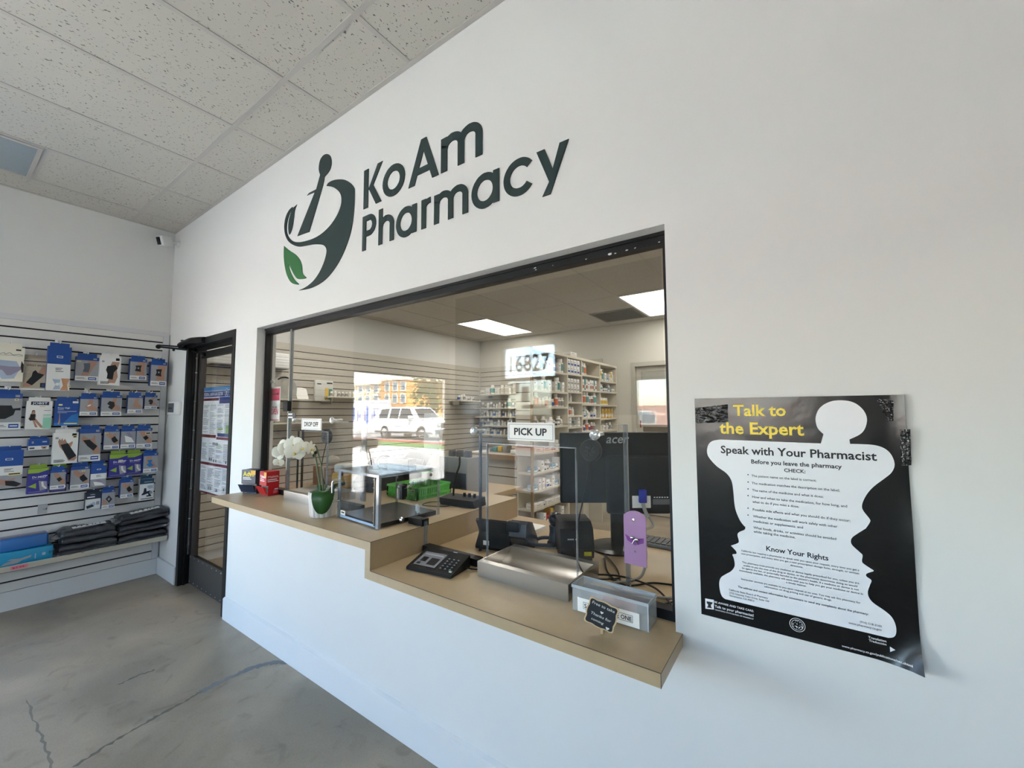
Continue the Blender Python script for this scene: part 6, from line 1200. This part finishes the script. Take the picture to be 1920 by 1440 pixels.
# white sport utility vehicle
CARW = mat('car_paint_white', '#e9e9e7', .25, coat=.6); CARG = mat('car_glass', '#20272b', .08, spec=.7); TYRE = mat('tyre_rubber', '#1b1b1b', .9)
t = thing('suv', 'white sport utility vehicle parked on the street, mirrored in the dispensary window', 'car', (-13.9, -15.3, GZ))
y0, y1 = -16.2, -14.35
side = [(-.02, .35), (0, .95), (.05, 1.12), (.16, 1.18), (.3, 1.78), (.55, 1.86), (3.0, 1.86), (3.25, 1.78), (3.85, 1.22), (5.0, 1.1), (5.2, .95), (5.25, .4), (4.9, .35)]
X0 = -16.55
m = MB(); ins = lambda z: max(0, z-1.1)*.3
P_ = [(X0+u, z+GZ) for u, z in side]; n = len(P_)
m.add([(x, y0+ins(z-GZ), z) for x, z in P_]+[(x, y1-ins(z-GZ), z) for x, z in P_], [list(range(n)), list(range(2*n-1, n-1, -1))]+[[i, (i+1) % n, n+(i+1) % n, n+i][::-1] for i in range(n)], CARW); part('body', m, t)
def yw(z): return y1-ins(z)+.006
for w_ in ([(.42, 1.2), (.5, 1.72), (1.25, 1.76), (1.25, 1.2)], [(1.42, 1.2), (1.42, 1.76), (2.2, 1.76), (2.2, 1.2)], [(2.3, 1.2), (2.3, 1.76), (3.05, 1.74), (3.55, 1.2)]):
    m = MB(); m.poly([(X0+u, yw(z), z+GZ) for u, z in w_][::-1], CARG); part('side_window', m, t)
m = MB(); m.add([(X0+3.3, y0+.3, 1.73+GZ+.02), (X0+3.3, y1-.3, 1.73+GZ+.02), (X0+3.86, y1-.15, 1.24+GZ+.015), (X0+3.86, y0+.15, 1.24+GZ+.015)], [(0, 1, 2, 3)], CARG); part('windscreen', m, t)
for u in (1.05, 4.2):
    m = MB(); m.lathe([(.38, 0), (.38, .2), (.25, .205), (.25, .18), (.05, .19)], (X0+u, y1-.19, .375+GZ), TYRE, 24, (0, 1, 0), mats=[TYRE, TYRE, mat('alloy', '#9a9a9c', .3, metal=.8), mat('alloy', '#9a9a9c', .3, metal=.8)]); part('wheel', m, t)
    m = MB(); m.lathe([(.38, 0), (.38, .2)], (X0+u, y0-.01, .375+GZ), TYRE, 24, (0, 1, 0)); part('wheel', m, t)
    m = MB()
    for q in band(0, 0, (.5, .5), (.4, .4), 5, 175, 12): m.poly([(X0+u+a, y1+.004, .375+GZ+b) for a, b in q][::-1], CARW)
    part('wheel_arch', m, t)
m = MB(); m.rbox((X0+5.12, y0+.05, GZ+.4), (X0+5.33, y1-.02, GZ+.62), mat('bumper_grey', '#4a4b4d', .5), .05); m.box((X0+.1, y1, GZ+.36), (X0+5.1, y1+.012, GZ+.46), mat('bumper_grey', '#4a4b4d', .5)); part('bumper', m, t)
m = MB(); m.box((X0+5.2, y0+.45, GZ+.7), (X0+5.262, y1-.45, GZ+.98), BLKP); part('grille', m, t)
for y in (y0+.1, y1-.42): m = MB(); m.rbox((X0+5.1, y, GZ+.74), (X0+5.27, y+.3, GZ+.98), CHROME, .03); part('headlight', m, t)
m = MB(); m.rbox((X0+3.3, y1, GZ+1.18), (X0+3.5, y1+.2, GZ+1.36), CARW, .03); part('wing_mirror', m, t)
# houses
def house(x0, x1, y0, y1, h, wall_, label, wins, name='apartment_building'):
    t = thing(name, label, 'building', ((x0+x1)/2, (y0+y1)/2, GZ)); m = MB(); m.box((x0, y0, GZ), (x1, y1, h), wall_); part('wall', m, t)
    m = MB(); m.box((x0-.2, y0-.2, h), (x1+.2, y1+.25, h+.25), mat('cornice_cream', '#e2d3b5', .8)); part('cornice', m, t)
    WN = mat('house_window', '#5f7482', .2); TR = mat('window_trim_white', '#e9e4d8', .7)
    for (wx, wz, ww, wh) in wins:
        m = MB(); m.box((wx-.1, y1+.001, wz-.1), (wx+ww+.1, y1+.06, wz+wh+.1), TR); f = part('window', m, t); m = MB(); m.box((wx, y1+.061, wz), (wx+ww, y1+.07, wz+wh), WN); part('pane', m, f)
OCH = mat('ochre_stucco', '#c98f4a', .85); BEI = mat('beige_stucco', '#d9bb92', .85)
house(-37.2, -32.6, -42, -30.6, 5.2, OCH, 'ochre apartment block across the street, mirrored in the window', [(-36.4+1.45*i, z, .7, .95) for i in range(3) for z in (.9, 2.55, 4.0)])
house(-50, -37.8, -42, -31.2, 4.95, BEI, 'long beige apartment block left of the ochre one', [(-49+1.6*i, z, .8, .9) for i in range(7) for z in (1.0, 2.6, 3.95)])
house(-8, 16, -44, -32, 1.9, mat('salmon_stucco', '#d7a596', .85), 'low salmon building far across the street', [(-6+3*i, .5, 1.2, .9) for i in range(6)], 'low_building')
t = thing('painted_wall', 'street wall with a blue and white painted mural, mirrored in the window', 'wall', (-32.5, -26.4, GZ)); m = MB(); m.box((-42, -26.5, GZ), (-30.2, -26.25, 2.7), mat('mural_base', '#c9c5c6', .85)); part('wall', m, t); m = MB(); rdm = random.Random(4)
for k in range(26):
    x = -41.5+.42*k; a_ = rdm.uniform(.3, 1.5); m.box((x, -26.249, GZ+.1+rdm.uniform(0, 1)), (x+rdm.uniform(.2, .45), -26.24, GZ+.7+a_), [mat('mural_blue', '#3a63b0', .8), mat('mural_white', '#ecebea', .8), mat('mural_violet', '#7a7698', .8)][k % 3])
part('mural', m, t)
FOL = [mat('tree_foliage', '#5d7434', .9, var=.45, vscale=3), mat('tree_foliage_pale', '#8d9a52', .9, var=.4, vscale=3)]; BARK = mat('tree_bark', '#5a4a3a', .9)
def tree(x, y, h, r_, label, seed):
    rd = random.Random(seed); t = thing('street_tree', label, 'tree', (x, y, GZ)); m = MB(); m.tube(smooth_pts([(x, y, GZ), (x+.15, y, h*.25), (x-.1, y+.1, h*.5), (x, y, h*.75)], 4), .16, BARK, 8)
    for k in range(5): a_ = rd.uniform(0, 6.28); m.tube([(x, y, h*(.35+.07*k)), (x+r_*.6*math.cos(a_), y+r_*.6*math.sin(a_), h*(.55+.07*k))], .06, BARK, 6)
    part('trunk', m, t); m = MB()
    for k in range(900):
        a_, b_ = rd.uniform(0, 6.28), rd.uniform(-1, 1); q = r_*rd.random()**.4; p_ = Vector((x+q*math.cos(a_)*(1-b_*b_)**.5, y+q*math.sin(a_)*(1-b_*b_)**.5, h*.66+q*b_*h*.4/r_)); s_ = rd.uniform(.08, .2)
        u = Vector((rd.uniform(-1, 1), rd.uniform(-1, 1), rd.uniform(-1, 1))).normalized(); v = u.orthogonal().normalized(); m.add([p_+u*s_, p_+v*s_, p_-u*s_, p_-v*s_], [(0, 1, 2, 3)], FOL[k % 2])
    part('crown', m, t)
tree(-19.2, -21.9, 5.0, 1.9, 'leafy street tree right of the ochre block, mirrored in the window', 1)
tree(-23.5, -31, 6.5, 2.6, 'broad tree beside the street behind the utility pole', 2)
t = thing('palm_tree', 'tall palm behind the beige apartment block', 'palm', (-46, -42, GZ)); m = MB(); m.tube([(-46, -43.5, GZ), (-46, -43.5, 7.2)], .2, BARK, 8); part('trunk', m, t); m = MB(); rdm = random.Random(6)
for k in range(26):
    a_ = k*2.4; L = [(-46, -43.5, 7.2), (-46+1.1*math.cos(a_), -43.5+1.1*math.sin(a_), 7.2+rdm.uniform(.2, .9)), (-46+2*math.cos(a_), -43.5+2*math.sin(a_), 6.9+rdm.uniform(-.5, .7))]; m.tube(smooth_pts(L, 4), .05, FOL[0], 4, rs=[.12, .11, .1, .1, .09, .08, .06, .05, .02])
part('frond', m, t)
t = thing('utility_pole', 'pale utility pole on the far pavement beside the street tree', 'pole', (-14.7, -20.2, GZ)); m = MB(); m.tube([(-16.4, -20.2, GZ), (-16.4, -20.2, 9.5)], .13, mat('pole_timber', '#a39b8c', .8), 10); part('mast', m, t); m = MB(); m.box((-16.45, -21.4, 8.6), (-16.35, -19, 8.75), BARK).box((-16.45, -21.2, 7.8), (-16.35, -19.2, 7.92), BARK); part('crossarm', m, t)
for k, (y, z) in enumerate(((-21.3, 8.8), (-20.8, 8.8), (-19.6, 8.8), (-19.1, 8.8), (-21.1, 7.95), (-19.3, 7.95), (-20.2, 6.6), (-20.2, 6.2))):
    m = MB(); m.tube([(-60, y, z), (-40, y, z-.35), (-16.4, y+.16, z), (4, y, z-.4), (30, y, z)], .022, BLKP, 5); solid('power_line', m, ['nearest', 'second', 'third', 'fourth', 'fifth', 'sixth', 'seventh', 'lowest'][k]+' power line of the bundle running over the street', 'cable')
